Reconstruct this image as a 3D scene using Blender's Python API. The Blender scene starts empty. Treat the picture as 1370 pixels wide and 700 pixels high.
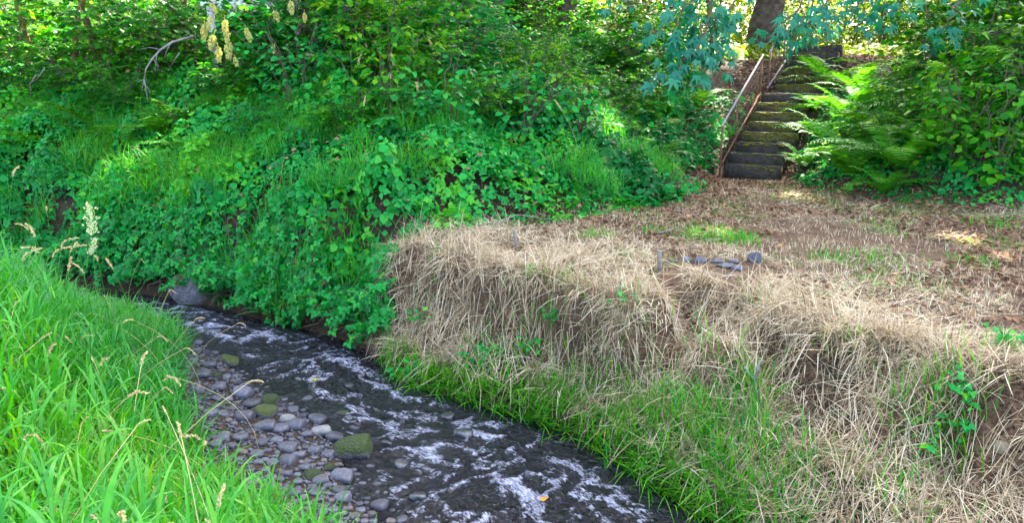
import bpy, bmesh, math, random
import numpy as np
from mathutils import Vector, Matrix

R_ = math.radians
rng = np.random.default_rng(11)
random.seed(11)
scene = bpy.context.scene
COL = scene.collection

# ------------------------------------------------------------------ camera
CAM_Z = 2.4
PITCH = R_(13.6)
FPX = 1027.0                       # focal length in photograph pixels (1370 wide)
cam_d = bpy.data.cameras.new('camera')
cam_d.sensor_fit = 'HORIZONTAL'; cam_d.sensor_width = 36.0
cam_d.lens = FPX / 1370.0 * 36.0
cam_d.clip_start = 0.05; cam_d.clip_end = 1000
cam = bpy.data.objects.new('camera', cam_d); COL.objects.link(cam)
cam.location = (0, 0, CAM_Z)
cam.rotation_euler = (R_(90) - PITCH, 0, 0)
scene.camera = cam

# ------------------------------------------------------------------ light
SUN_AZ = R_(24)                    # from +Y towards +X
SUN_EL = R_(48)
SUN_V = np.array([math.sin(SUN_AZ)*math.cos(SUN_EL), math.cos(SUN_AZ)*math.cos(SUN_EL), math.sin(SUN_EL)])
world = bpy.data.worlds.new('World'); scene.world = world; world.use_nodes = True
wn = world.node_tree.nodes; wl = world.node_tree.links
bg = wn['Background']
sky = wn.new('ShaderNodeTexSky'); sky.sky_type = 'NISHITA'; sky.sun_disc = False
sky.sun_elevation = SUN_EL; sky.sun_rotation = SUN_AZ
sky.dust_density = 5.0; sky.air_density = 0.8; sky.ozone_density = 0.3
wl.new(sky.outputs[0], bg.inputs[0]); bg.inputs[1].default_value = 0.15
sun_d = bpy.data.lights.new('sun', 'SUN'); sun_d.energy = 3.1; sun_d.angle = R_(0.6); sun_d.color = (1.0, 0.93, 0.80)
sun = bpy.data.objects.new('sun', sun_d); COL.objects.link(sun)
sun.rotation_euler = Vector((-SUN_V[0], -SUN_V[1], -SUN_V[2])).to_track_quat('-Z', 'Y').to_euler()
scene.view_settings.view_transform = 'Standard'; scene.view_settings.look = 'None'
scene.view_settings.gamma = 1.0; scene.view_settings.use_curve_mapping = False
scene.view_settings.exposure = 4.0
scene.render.engine = 'CYCLES'
scene.cycles.use_denoising = True
scene.cycles.max_bounces = 6; scene.cycles.diffuse_bounces = 3; scene.cycles.glossy_bounces = 2
scene.cycles.transmission_bounces = 3; scene.cycles.transparent_max_bounces = 6

# ------------------------------------------------------------------ maths helpers
def ss(a, b, x):
    t = np.clip((np.asarray(x, float) - a) / (b - a), 0, 1); return t*t*(3-2*t)

def vnoise(x, y, seed=0):
    x = np.asarray(x, float); y = np.asarray(y, float)
    xi = np.floor(x).astype(np.int64); yi = np.floor(y).astype(np.int64)
    fx = x-xi; fy = y-yi; fx = fx*fx*(3-2*fx); fy = fy*fy*(3-2*fy)
    def hsh(a, b):
        n = (a*374761393 + b*668265263 + seed*1442695041) & 0xffffffff
        n = ((n ^ (n >> 13)) * 1274126177) & 0xffffffff
        n = (n ^ (n >> 16)) & 0xffff
        return n/65535.0
    a = hsh(xi, yi); b = hsh(xi+1, yi); c = hsh(xi, yi+1); d = hsh(xi+1, yi+1)
    return (a*(1-fx)+b*fx)*(1-fy) + (c*(1-fx)+d*fx)*fy

def fbm(x, y, oct=4, seed=0):
    s = 0; a = 0.5; t = 0
    for i in range(oct):
        s = s + a*vnoise(x*2**i, y*2**i, seed+i*17); t += a; a *= 0.5
    return s/t                      # 0..1

CP, SP = math.cos(PITCH), math.sin(PITCH)
def ray(px, py):
    u = (np.asarray(px, float)-685)/FPX; v = (350-np.asarray(py, float))/FPX
    d = np.stack([u, CP + v*SP, -SP + v*CP], -1)
    return d
def atz(px, py, z):
    d = ray(px, py); t = (z-CAM_Z)/d[..., 2]
    p = d*t[..., None]; p[..., 2] = z; return p
def aty(px, py, Y):
    d = ray(px, py); t = Y/d[..., 1]
    p = d*np.asarray(t)[..., None]; p[..., 2] += CAM_Z; return p
def proj(P):
    P = np.asarray(P, float); x = P[..., 0]; y = P[..., 1]; z = P[..., 2]-CAM_Z
    dep = y*CP - z*SP; up = y*SP + z*CP
    return 685 + FPX*x/dep, 350 - FPX*up/dep, dep

def chaikin(p, n=3):
    p = np.array(p, float)
    for _ in range(n):
        q = np.empty((2*len(p)-2, 2)); q[0::2] = .75*p[:-1]+.25*p[1:]; q[1::2] = .25*p[:-1]+.75*p[1:]
        p = np.vstack([p[:1], q, p[-1:]])
    return p

def sdist(x, y, poly):
    """signed distance (left of the direction is positive) and arc length of the nearest point"""
    x = np.asarray(x, float).ravel(); y = np.asarray(y, float).ravel()
    best = np.full(x.shape, 1e9); sg = np.ones(x.shape); arc = np.zeros(x.shape); acc = 0.0
    for a, b in zip(poly[:-1], poly[1:]):
        dx, dy = b-a; L2 = dx*dx+dy*dy; L = math.sqrt(L2)
        t = np.clip(((x-a[0])*dx+(y-a[1])*dy)/L2, 0, 1)
        ex = x-a[0]-t*dx; ey = y-a[1]-t*dy; d = np.hypot(ex, ey)
        m = d < best-1e-9
        best = np.where(m, d, best); arc = np.where(m, acc+t*L, arc)
        sg = np.where(m, np.where(dx*(y-a[1])-dy*(x-a[0]) >= 0, 1.0, -1.0), sg)
        acc += L
    return best*sg, arc

# ------------------------------------------------------------------ plan of the place
def pl(px_list): return [tuple(atz(np.array(a), np.array(b), 0.0)[:2]) for a, b in px_list]
# far water edge, run from downstream (near right) to upstream (far left): terrace side is on its RIGHT
RE = chaikin([(14, -5), (7, -0.6), (4, 1.3), (2.2, 2.5)] + pl([(940, 698), (850, 640), (760, 580), (640, 545), (540, 515), (490, 470),
      (440, 450), (350, 430), (270, 408), (200, 396), (120, 388), (0, 383)]) + [(-9, 9.5), (-16, 12), (-40, 20)])
LE = chaikin([(12, -7), (5.5, -1.6), (2.4, 1.0), (0.5, 2.5)] + pl([(500, 695), (470, 640), (450, 590), (405, 545), (345, 522), (325, 500),
      (290, 470), (240, 445), (180, 428), (80, 422)]) + [(-9, 8.3), (-16, 10.6), (-40, 18.5)])
# foot of the slope behind the terrace
BE = chaikin([(-40, 21.5), (-16, 12.9), (-9, 10.3), (-5.7, 9.3), (-3.6, 8.3), (-2.2, 7.3), (-1.2, 6.75), (0.0, 7.6), (1.0, 8.5), (1.9, 9.3),
      (2.6, 10.8), (3.2, 11.95), (4.2, 11.95), (4.2, 10.6), (4.5, 9.5), (5.6, 8.7), (9, 7.8), (20, 6.5), (45, 5)], 2)
ST0 = np.array([3.70, 11.9]); ST_A = R_(31); ST_D = np.array([math.sin(ST_A), math.cos(ST_A)]); ST_N = np.array([ST_D[1], -ST_D[0]])
RISE, GOING, NST, LAND_I, LAND = 0.15, 0.30, 14, 7, 0.95
TZ = 0.9
def st_u(i): return i*GOING + (LAND-GOING if i > LAND_I else 0)   # along-position of riser i
def ramp(u):
    us = np.array([-0.5, 0]+[st_u(i)+.15 for i in range(NST)]+[8, 12]); zs = np.array([TZ-.02, TZ]+[TZ+(i+.5)*RISE for i in range(NST)]+[TZ+NST*RISE]*2)
    return np.interp(u, us, zs)

def height(x, y, full=False):
    x = np.asarray(x, float); shp = x.shape; x = x.ravel(); y = np.asarray(y, float).ravel()
    dR, sR = sdist(x, y, RE); dR = -dR
    dL, sL = sdist(x, y, LE)
    dB, _ = sdist(x, y, BE)
    wob = (fbm(x*1.1, y*1.1, 3, 5)-.5)
    # far bank, with tussocks and small alcoves
    dR0 = dR
    dR = dR + (.80*(fbm(x*1.5+3, y*1.5, 3, 15)-.5)+.34*(fbm(x*4.2, y*4.2, 2, 16)-.5))*ss(.06, .4, dR)*(1-ss(1.3, 2.2, dR))
    wb = 0.58 + 0.72*ss(0.4, 2.2, x) + .25*wob
    lip = TZ - .12*ss(-1.5, -4, x) + .06*wob
    u = np.clip(dR/wb, 0, 1)
    bank = lip*(0.14*ss(0, .15, u) + .36*ss(.1, .85, u) + .50*ss(.66, .98, u))
    # lower shelf in front on the near right
    zR = np.where(dR > 0, bank, 0) + .035*(fbm(x*2.3, y*2.3, 4, 9)-.5)*ss(.1, .8, dR)*2
    dR = dR0
    hill = np.where(dB > 0, 2.1*(1-np.exp(-np.maximum(dB, 0)*0.42/2.1*1.35)), 0)
    hill = np.minimum(0.46*np.maximum(dB, 0), 2.1) * .5 + hill*.5
    hill = hill + .22*(fbm(x*.8, y*.8, 3, 31)-.5)*ss(.3, 2, dB)
    zR = zR + hill
    # near bank
    bar = .5 + .3*ss(-1, -1.8, x)*(1-ss(-2.0, -3.0, x)) - .25*ss(-2.4, -3.4, x)
    zL = .05*ss(0, .2, dL) + .10*ss(.2, bar, dL) + .45*ss(bar, bar+1.5, dL) + .03*wob
    zW = -.10 - .12*ss(0, .4, np.minimum(-dR, -dL)) + .06*(fbm(x*5, y*5, 3, 3)-.5)
    z = np.where(dR > 0, np.maximum(zR, -.1+ .3*np.minimum(dR, .3)), np.where(dL > 0, zL, zW))
    # stairs corridor
    ux = (x-ST0[0])*ST_D[0]+(y-ST0[1])*ST_D[1]; lx = (x-ST0[0])*ST_N[0]+(y-ST0[1])*ST_N[1]
    k = (1-ss(.5, 1.15, np.abs(lx)))*ss(-.6, 0, ux)*(1-ss(6.5, 9, ux))
    z = z*(1-k) + (ramp(ux)-.13)*k
    z = np.minimum(z, 3.05 + .1*(z-3.05))
    if full: return z.reshape(shp), dR.reshape(shp), dL.reshape(shp), dB.reshape(shp), sR.reshape(shp)
    return z.reshape(shp)

# lookup grid
GX0, GX1, GY0, GY1, GS = -16.0, 18.0, -1.0, 32.0, 0.06
gx = np.arange(GX0, GX1, GS); gy = np.arange(GY0, GY1, GS)
GXX, GYY = np.meshgrid(gx, gy)
_G = height(GXX, GYY, True)
def samp(k, x, y):
    g = _G[k]; fx = np.clip((np.asarray(x)-GX0)/GS, 0, len(gx)-1.001); fy = np.clip((np.asarray(y)-GY0)/GS, 0, len(gy)-1.001)
    i = fx.astype(int); j = fy.astype(int); fx = fx-i; fy = fy-j
    return (g[j, i]*(1-fx)+g[j, i+1]*fx)*(1-fy) + (g[j+1, i]*(1-fx)+g[j+1, i+1]*fx)*fy
H = lambda x, y: samp(0, x, y)
DR = lambda x, y: samp(1, x, y)
DL = lambda x, y: samp(2, x, y)
DB = lambda x, y: samp(3, x, y)
def gnormal(x, y):
    e = .12; nx = -(H(x+e, y)-H(x-e, y))/(2*e); ny = -(H(x, y+e)-H(x, y-e))/(2*e)
    n = np.stack([nx, ny, np.ones_like(nx)], -1); return n/np.linalg.norm(n, axis=-1, keepdims=True)
def hit(px, py, dz=0.0):
    d = ray(px, py); t = 0.5; p = None
    while t < 40:
        q = d*t; z = q[2]+CAM_Z
        if z <= float(H(q[0], q[1]))+dz: return np.array([q[0], q[1], z])
        t += 0.01
    return np.array([d[0]*20, d[1]*20, CAM_Z+d[2]*20])

# ------------------------------------------------------------------ object helpers
def tag(o, label=None, cat=None, group=None, kind=None):
    if label: o['label'] = label
    if cat: o['category'] = cat
    if group: o['group'] = group
    if kind: o['kind'] = kind
    return o
def mesh_np(name, V, F, mat, v=None, smooth=False):
    V = np.ascontiguousarray(V, np.float32); F = np.ascontiguousarray(F, np.int32)
    me = bpy.data.meshes.new(name); k = F.shape[1]
    me.vertices.add(len(V)); me.vertices.foreach_set('co', V.ravel())
    me.loops.add(F.size); me.loops.foreach_set('vertex_index', F.ravel())
    me.polygons.add(len(F)); me.polygons.foreach_set('loop_start', np.arange(0, F.size, k, dtype=np.int32))
    me.polygons.foreach_set('loop_total', np.full(len(F), k, np.int32))
    if smooth: me.polygons.foreach_set('use_smooth', np.ones(len(F), bool))
    if v is not None:
        at = me.attributes.new('v', 'FLOAT', 'POINT'); at.data.foreach_set('value', np.ascontiguousarray(v, np.float32))
    me.update(calc_edges=True); me.validate()
    if mat: me.materials.append(mat)
    return me
def link(name, me, parent=None, loc=None):
    o = bpy.data.objects.new(name, me); COL.objects.link(o)
    if parent is not None: o.parent = parent
    if loc is not None: o.location = loc
    return o
def empty(name, loc=(0, 0, 0), rz=0, s=1.0):
    o = bpy.data.objects.new(name, None); COL.objects.link(o); o.empty_display_size = .1
    o.location = loc; o.rotation_euler = (0, 0, rz); o.scale = (s, s, s); return o
def copy_tree(o, parent=None):
    c = o.copy(); COL.objects.link(c); c.parent = parent
    for ch in o.children: copy_tree(ch, c)
    return c

class MB:
    """collects triangle soups"""
    def __init__(s): s.V = []; s.F = []; s.v = []; s.n = 0
    def add(s, V, F, v=0.5):
        V = np.asarray(V, float).reshape(-1, 3); F = np.asarray(F, int).reshape(-1, 3)
        s.V.append(V); s.F.append(F+s.n); s.v.append(np.broadcast_to(np.asarray(v, float), (len(V),))); s.n += len(V)
    def mesh(s, name, mat, smooth=False):
        return mesh_np(name, np.vstack(s.V), np.vstack(s.F), mat, np.concatenate(s.v), smooth)

def unit(a): return a/np.maximum(np.linalg.norm(a, axis=-1, keepdims=True), 1e-9)
def tube(pts, rad, sides=6, cap=True):
    pts = np.asarray(pts, float); n = len(pts); rad = np.broadcast_to(np.asarray(rad, float), (n,))
    t = unit(np.gradient(pts, axis=0)); ref = np.array([.31, .17, .93]); 
    if abs(np.dot(t.mean(0)/max(1e-9, np.linalg.norm(t.mean(0))), ref)) > .95: ref = np.array([.9, .3, .1])
    a = unit(np.cross(t, ref)); b = np.cross(t, a)
    th = np.arange(sides)*2*np.pi/sides
    V = pts[:, None]+rad[:, None, None]*(a[:, None]*np.cos(th)[None, :, None]+b[:, None]*np.sin(th)[None, :, None])
    V = V.reshape(-1, 3); F = []
    for i in range(n-1):
        for j in range(sides):
            p = i*sides+j; q = i*sides+(j+1) % sides
            F += [(p, q, p+sides), (q, q+sides, p+sides)]
    if cap:
        c0 = len(V); V = np.vstack([V, pts[0], pts[-1]])
        for j in range(sides):
            F += [(c0, (j+1) % sides, j), (c0+1, (n-1)*sides+j, (n-1)*sides+(j+1) % sides)]
    return V, np.array(F)
def box(sx, sy, sz, c=(0, 0, 0), bev=0.0):
    bm = bmesh.new(); bmesh.ops.create_cube(bm, size=1)
    for w in bm.verts: w.co = Vector((w.co.x*sx, w.co.y*sy, w.co.z*sz))
    if bev: bmesh.ops.bevel(bm, geom=bm.edges[:], offset=bev, segments=2, affect='EDGES')
    bmesh.ops.triangulate(bm, faces=bm.faces[:])
    V = np.array([w.co[:] for w in bm.verts])+np.array(c); F = np.array([[w.index for w in f.verts] for f in bm.faces]); bm.free()
    return V, F

# leaf templates: +x is the tip direction, +z the upper face
def T_ovate(w=.34, fold=.10, droop=.12):
    V = np.array([[0, 0, 0], [.28, w*.85, fold], [.28, -w*.85, fold], [.62, w*.8, fold*.6-droop*.4], [.62, -w*.8, fold*.6-droop*.4], [1, 0, -droop], [.45, 0, 0]])
    F = np.array([[0, 6, 1], [0, 2, 6], [1, 6, 3], [2, 4, 6], [3, 6, 5], [4, 5, 6]]); return V, F
def T_low(w=.40):
    V = np.array([[0, 0, 0], [.42, w, .07], [.42, -w, .07], [1, 0, -.12], [.45, 0, 0]]); F = np.array([[0, 4, 1], [0, 2, 4], [1, 4, 3], [2, 3, 4]]); return V, F
def T_ivy():
    V = np.array([[0, 0, 0], [-.12, .28, .03], [.18, .42, .06], [.38, .22, .03], [1, 0, -.14], [.38, -.22, .03], [.18, -.42, .06], [-.12, -.28, .03], [.3, 0, -.02]])
    F = np.array([[8, 0, 1], [8, 1, 2], [8, 2, 3], [8, 3, 4], [8, 4, 5], [8, 5, 6], [8, 6, 7], [8, 7, 0]])[:, ::-1]; return V, F
def T_tri():                        # three leaflets on one stalk
    v, f = T_low(.34); Vs = []; Fs = []
    for a, o, s in ((0, (.35, 0, 0), .75), (1.25, (.28, .03, 0), .62), (-1.25, (.28, -.03, 0), .62)):
        c, sn = math.cos(a), math.sin(a); q = v*s
        Vs.append(np.stack([q[:, 0]*c-q[:, 1]*sn, q[:, 0]*sn+q[:, 1]*c, q[:, 2]], 1)+np.array(o)); Fs.append(f+len(v)*(len(Vs)-1))
    return np.vstack(Vs), np.vstack(Fs)
def T_maple():
    # five pointed lobes, drooping tips
    ang = [-2.35, -1.75, -1.35, -1.0, -.78, -.36, 0, .36, .78, 1.0, 1.35, 1.75, 2.35]
    rad = [.28, .58, .34, .62, .92, .40, 1.05, .40, .92, .62, .34, .58, .28]
    V = [[0, 0, 0]]
    for a, r in zip(ang, rad): V.append([r*math.cos(a)+.12, r*math.sin(a)*.95, -.22*r*r+.05*(1 if r < .45 else 0)])
    V = np.array(V); n = len(ang)
    F = np.array([[0, i+1, i+2] for i in range(n-1)]); return V, F
OV, IVY, TRI, MAP = T_ovate(), T_ivy(), T_tri(), T_maple()
RND = T_ovate(.46, .08, .10); LOW = T_low()

def inst(T, pos, d, nrm, sc, v=None, mb=None):
    tv, tf = T; n = len(pos); d = unit(d); y = unit(np.cross(nrm, d)); z = np.cross(d, y)
    sc = np.broadcast_to(np.asarray(sc, float), (n,))
    V = (tv[None, :, 0, None]*d[:, None]+tv[None, :, 1, None]*y[:, None]+tv[None, :, 2, None]*z[:, None])*sc[:, None, None]+pos[:, None]
    F = tf[None]+(np.arange(n)*len(tv))[:, None, None]
    if v is None: v = rng.random(n)
    vv = np.repeat(v, len(tv))
    if mb is not None: mb.add(V.reshape(-1, 3), F.reshape(-1, 3), vv)
    return V.reshape(-1, 3), F.reshape(-1, 3), vv

def blades(base, az, tilt, length, width, curve, k=4, v=None, mb=None, twist=None):
    """grass blades: start at base, heading az, initial tilt from vertical, bending by curve radians to the tip"""
    n = len(base); s = np.linspace(0, 1, k+1)
    P = np.zeros((n, k+1, 3)); P[:, 0] = base; hd = np.stack([np.cos(az), np.sin(az), np.zeros(n)], -1)
    for i in range(k):
        a = tilt+curve*((i+.5)/k)**1.3
        P[:, i+1] = P[:, i]+(length/k)[:, None]*(hd*np.sin(a)[:, None]+np.array([0, 0, 1])*np.cos(a)[:, None])
    side = np.stack([-np.sin(az), np.cos(az), np.zeros(n)], -1)
    if twist is None: twist = rng.normal(0, .5, n)
    side = unit(side + (hd*.4+np.array([0, 0, 1])*.9)*np.sin(twist)[:, None])
    prof = np.array([.7, 1.0, .9, .62, .3, .12][:k] if k > 3 else [.8, 1, .6][:k])
    V = np.zeros((n, 2*k+1, 3))
    for i in range(k):
        w = (width*prof[i]/2)[:, None]*side
        V[:, 2*i] = P[:, i]-w; V[:, 2*i+1] = P[:, i]+w
    V[:, 2*k] = P[:, k]
    F = []
    for i in range(k-1): F += [[2*i, 2*i+1, 2*i+3], [2*i, 2*i+3, 2*i+2]]
    F.append([2*k-2, 2*k-1, 2*k]); F = np.array(F)
    FF = F[None]+(np.arange(n)*(2*k+1))[:, None, None]
    if v is None: v = rng.random(n)
    if mb is not None: mb.add(V.reshape(-1, 3), FF.reshape(-1, 3), np.repeat(v, 2*k+1))
    return P

# ------------------------------------------------------------------ materials
def nmat(name):
    m = bpy.data.materials.new(name); m.use_nodes = True
    nt = m.node_tree; return m, nt.nodes, nt.links, nt.nodes['Principled BSDF']
def ramp_node(N, stops):
    r = N.new('ShaderNodeValToRGB'); e = r.color_ramp.elements
    while len(e) < len(stops): e.new(.5)
    for el, (p, c) in zip(e, stops): el.position = p; el.color = (*c, 1)
    return r
def leaf_mat(name, cols, trans=.35, rough=.45, spec=.5, tcol=None, rnd=.25):
    """leaf colour from the per-leaf value v, with light passing through the blade"""
    m, N, L, P = nmat(name)
    at = N.new('ShaderNodeAttribute'); at.attribute_name = 'v'
    oi = N.new('ShaderNodeObjectInfo')
    mx = N.new('ShaderNodeMath'); mx.operation = 'MULTIPLY_ADD'; mx.inputs[1].default_value = 1-rnd
    m2 = N.new('ShaderNodeMath'); m2.operation = 'MULTIPLY'; m2.inputs[1].default_value = rnd
    L.new(at.outputs['Fac'], mx.inputs[0]); L.new(oi.outputs['Random'], m2.inputs[0]); L.new(m2.outputs[0], mx.inputs[2])
    n = len(cols); r = ramp_node(N, [(i/(n-1), c) for i, c in enumerate(cols)])
    L.new(mx.outputs[0], r.inputs[0])
    tc = N.new('ShaderNodeNewGeometry'); nz = N.new('ShaderNodeTexNoise'); nz.inputs['Scale'].default_value = 40; nz.inputs['Detail'].default_value = 2
    L.new(tc.outputs['Position'], nz.inputs['Vector'])
    hs = N.new('ShaderNodeHueSaturation'); mp = N.new('ShaderNodeMapRange'); mp.inputs[3].default_value = .7; mp.inputs[4].default_value = 1.3
    L.new(nz.outputs[0], mp.inputs[0]); L.new(mp.outputs[0], hs.inputs['Value']); L.new(r.outputs[0], hs.inputs['Color'])
    L.new(hs.outputs[0], P.inputs['Base Color'])
    P.inputs['Roughness'].default_value = rough; P.inputs['Specular IOR Level'].default_value = spec
    t = N.new('ShaderNodeBsdfTranslucent')
    mt = N.new('ShaderNodeMix'); mt.data_type = 'RGBA'; mt.blend_type = 'MULTIPLY'; mt.inputs[0].default_value = 1
    mt.inputs[7].default_value = (*(tcol or (2.2, 1.7, .7)), 1); L.new(hs.outputs[0], mt.inputs[6]); L.new(mt.outputs[2], t.inputs[0])
    ms = N.new('ShaderNodeMixShader'); ms.inputs[0].default_value = trans
    L.new(P.outputs[0], ms.inputs[1]); L.new(t.outputs[0], ms.inputs[2])
    out = N['Material Output']; L.new(ms.outputs[0], out.inputs[0]); return m
def noise_mat(name, c1, c2, scale=8, rough=.85, bump=.3, detail=6, c3=None, obj_rnd=0, spec=.3):
    m, N, L, P = nmat(name)
    tc = N.new('ShaderNodeTexCoord'); nz = N.new('ShaderNodeTexNoise'); nz.inputs['Scale'].default_value = scale; nz.inputs['Detail'].default_value = detail
    L.new(tc.outputs['Object'], nz.inputs['Vector'])
    st = [(.3, c1), (.7, c2)] if c3 is None else [(.25, c1), (.5, c2), (.75, c3)]
    r = ramp_node(N, st); L.new(nz.outputs[0], r.inputs[0])
    src = r.outputs[0]
    if obj_rnd:
        oi = N.new('ShaderNodeObjectInfo'); mp = N.new('ShaderNodeMapRange'); mp.inputs[3].default_value = 1-obj_rnd; mp.inputs[4].default_value = 1+obj_rnd
        hs = N.new('ShaderNodeHueSaturation'); L.new(oi.outputs['Random'], mp.inputs[0]); L.new(mp.outputs[0], hs.inputs['Value']); L.new(src, hs.inputs['Color']); src = hs.outputs[0]
    L.new(src, P.inputs['Base Color']); P.inputs['Roughness'].default_value = rough; P.inputs['Specular IOR Level'].default_value = spec
    n2 = N.new('ShaderNodeTexNoise'); n2.inputs['Scale'].default_value = scale*4; n2.inputs['Detail'].default_value = 5; L.new(tc.outputs['Object'], n2.inputs['Vector'])
    b = N.new('ShaderNodeBump'); b.inputs['Strength'].default_value = bump; b.inputs['Distance'].default_value = .02
    L.new(n2.outputs[0], b.inputs['Height']); L.new(b.outputs[0], P.inputs['Normal']); return m

M = {}
M['grass'] = leaf_mat('grass', [(.006, .085, .014), (.012, .175, .012), (.034, .25, .006), (.10, .28, .006)], .42, .45, .4)
M['bankgrass'] = leaf_mat('bankgrass', [(.006, .11, .014), (.016, .22, .008), (.085, .31, .006), (.20, .31, .02)], .4, .5, .3)
M['mound_grass'] = leaf_mat('mound_grass', [(.005, .12, .020), (.010, .21, .030), (.06, .29, .008), (.18, .33, .010)], .4, .5, .25)
M['straw'] = leaf_mat('straw', [(.075, .044, .022), (.25, .165, .085), (.45, .34, .19), (.64, .53, .35), (.17, .20, .025)], .15, .65, .25, (1.1, 1, .8))
M['seed'] = leaf_mat('seed', [(.42, .30, .14), (.55, .42, .22), (.50, .45, .24)], .3, .7, .2, (1.2, 1.1, .8))
M['plume'] = leaf_mat('plume', [(.42, .40, .10), (.60, .55, .16), (.52, .52, .22)], .4, .7, .2, (1.2, 1.1, .6))
M['ivy'] = leaf_mat('ivy', [(.002, .055, .010), (.004, .15, .022), (.010, .26, .030), (.10, .36, .006)], .32, .55, .2)
M['shrub'] = leaf_mat('shrub', [(.005, .065, .003), (.012, .15, .005), (.040, .25, .004), (.17, .36, .004)], .45, .55, .2)
M['shrub_blue'] = leaf_mat('shrub_blue', [(.003, .075, .012), (.005, .17, .026), (.012, .26, .036), (.085, .34, .008)], .38, .55, .22)
M['maple'] = leaf_mat('maple', [(.004, .10, .056), (.006, .15, .078), (.014, .19, .066)], .3, .45, .4)
M['fern'] = leaf_mat('fern', [(.018, .11, .005), (.036, .20, .007), (.09, .26, .007)], .4, .6, .2)
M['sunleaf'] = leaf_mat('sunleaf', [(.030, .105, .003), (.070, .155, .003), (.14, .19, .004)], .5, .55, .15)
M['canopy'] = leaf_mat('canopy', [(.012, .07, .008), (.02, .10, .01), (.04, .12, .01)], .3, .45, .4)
M['bark'] = noise_mat('bark', (.035, .022, .014), (.12, .085, .06), 9, .95, .8)
M['bark_grey'] = noise_mat('bark_grey', (.10, .085, .085), (.24, .21, .21), 9, .95, .6)
M['bark_moss'] = noise_mat('bark_moss', (.05, .03, .012), (.10, .075, .015), 7, .95, .8, c3=(.10, .12, .012))
M['twig'] = noise_mat('twig', (.06, .04, .025), (.14, .10, .07), 20, .9, .4)
M['dead'] = noise_mat('dead', (.12, .105, .095), (.25, .225, .205), 25, .9, .4)
M['rust'] = noise_mat('rust', (.10, .045, .022), (.22, .11, .06), 18, .8, .4)
M['rail'] = noise_mat('rail', (.28, .20, .18), (.46, .37, .34), 14, .6, .2)  # pale pinkish tone: light catching the handrail, put into the colour
M['wood'] = noise_mat('wood', (.11, .085, .062), (.22, .185, .145), 30, .9, .4)
M['board'] = noise_mat('board', (.42, .33, .27), (.52, .42, .36), 4, .8, .1)
M['white'] = noise_mat('white', (.60, .57, .58), (.78, .75, .76), 6, .7, .1)
M['roof'] = noise_mat('roof', (.10, .08, .075), (.16, .13, .12), 12, .9, .3)
M['stone'] = noise_mat('stone', (.030, .029, .036), (.085, .082, .098), 7, .55, .25, obj_rnd=.45, spec=.5)
M['stone_pale'] = noise_mat('stone_pale', (.13, .12, .11), (.22, .21, .19), 6, .7, .25)
M['stone_dry'] = noise_mat('stone_dry', (.050, .048, .054), (.12, .115, .125), 7, .8, .35, obj_rnd=.3)
M['stone_wet'] = noise_mat('stone_wet', (.018, .018, .02), (.06, .058, .062), 7, .18, .2, obj_rnd=.3, spec=.6)
M['brick'] = noise_mat('brick', (.15, .11, .06), (.21, .16, .095), 9, .9, .3)
M['leaf_orange'] = leaf_mat('leaf_orange', [(.55, .22, .03), (.65, .30, .04)], .3, .5, .3, (1.1, 1, .8))
M['leaf_yellow'] = leaf_mat('leaf_yellow', [(.60, .48, .04), (.70, .56, .05)], .3, .5, .3, (1.1, 1, .8))
M['litter'] = leaf_mat('litter', [(.06, .028, .014), (.13, .062, .030), (.22, .11, .05), (.32, .18, .09)], .1, .8, .2, (1, 1, 1))

def moss_stone(name, cover, stone=((.05, .048, .052), (.12, .115, .12)), moss=((.02, .045, .006), (.07, .11, .008))):
    m, N, L, P = nmat(name); tc = N.new('ShaderNodeTexCoord'); g = N.new('ShaderNodeNewGeometry')
    nz = N.new('ShaderNodeTexNoise'); nz.inputs['Scale'].default_value = 9; nz.inputs['Detail'].default_value = 6; L.new(tc.outputs['Object'], nz.inputs[0])
    a = ramp_node(N, [(.3, stone[0]), (.7, stone[1])]); b = ramp_node(N, [(.3, moss[0]), (.7, moss[1])]); L.new(nz.outputs[0], a.inputs[0])
    n3 = N.new('ShaderNodeTexNoise'); n3.inputs['Scale'].default_value = 22; n3.inputs['Detail'].default_value = 6; L.new(tc.outputs['Object'], n3.inputs[0]); L.new(n3.outputs[0], b.inputs[0])
    sp = N.new('ShaderNodeSeparateXYZ'); L.new(g.outputs['Normal'], sp.inputs[0])
    n2 = N.new('ShaderNodeTexNoise'); n2.inputs['Scale'].default_value = 3.5; n2.inputs['Detail'].default_value = 5; L.new(tc.outputs['Object'], n2.inputs[0])
    ad = N.new('ShaderNodeMath'); ad.operation = 'MULTIPLY_ADD'; ad.inputs[1].default_value = .5; L.new(sp.outputs[2], ad.inputs[0]); L.new(n2.outputs[0], ad.inputs[2])
    mr = N.new('ShaderNodeMapRange'); mr.inputs[1].default_value = 1.0-cover; mr.inputs[2].default_value = 1.12-cover; L.new(ad.outputs[0], mr.inputs[0])
    mx = N.new('ShaderNodeMix'); mx.data_type = 'RGBA'; L.new(mr.outputs[0], mx.inputs[0]); L.new(a.outputs[0], mx.inputs[6]); L.new(b.outputs[0], mx.inputs[7])
    L.new(mx.outputs[2], P.inputs['Base Color']); P.inputs['Roughness'].default_value = .85
    bp = N.new('ShaderNodeBump'); bp.inputs['Strength'].default_value = .9; bp.inputs['Distance'].default_value = .05; L.new(n3.outputs[0], bp.inputs['Height']); L.new(bp.outputs[0], P.inputs['Normal'])
    return m
M['moss_stone'] = moss_stone('moss_stone', .34, moss=((.03, .05, .006), (.09, .12, .012)))
M['moss_full'] = moss_stone('moss_full', .43, ((.05, .05, .05), (.11, .105, .11)), ((.012, .026, .004), (.055, .085, .007)))
M['step'] = moss_stone('step', .12, ((.020, .014, .009), (.060, .042, .026)), ((.03, .028, .004), (.09, .075, .008)))
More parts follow.
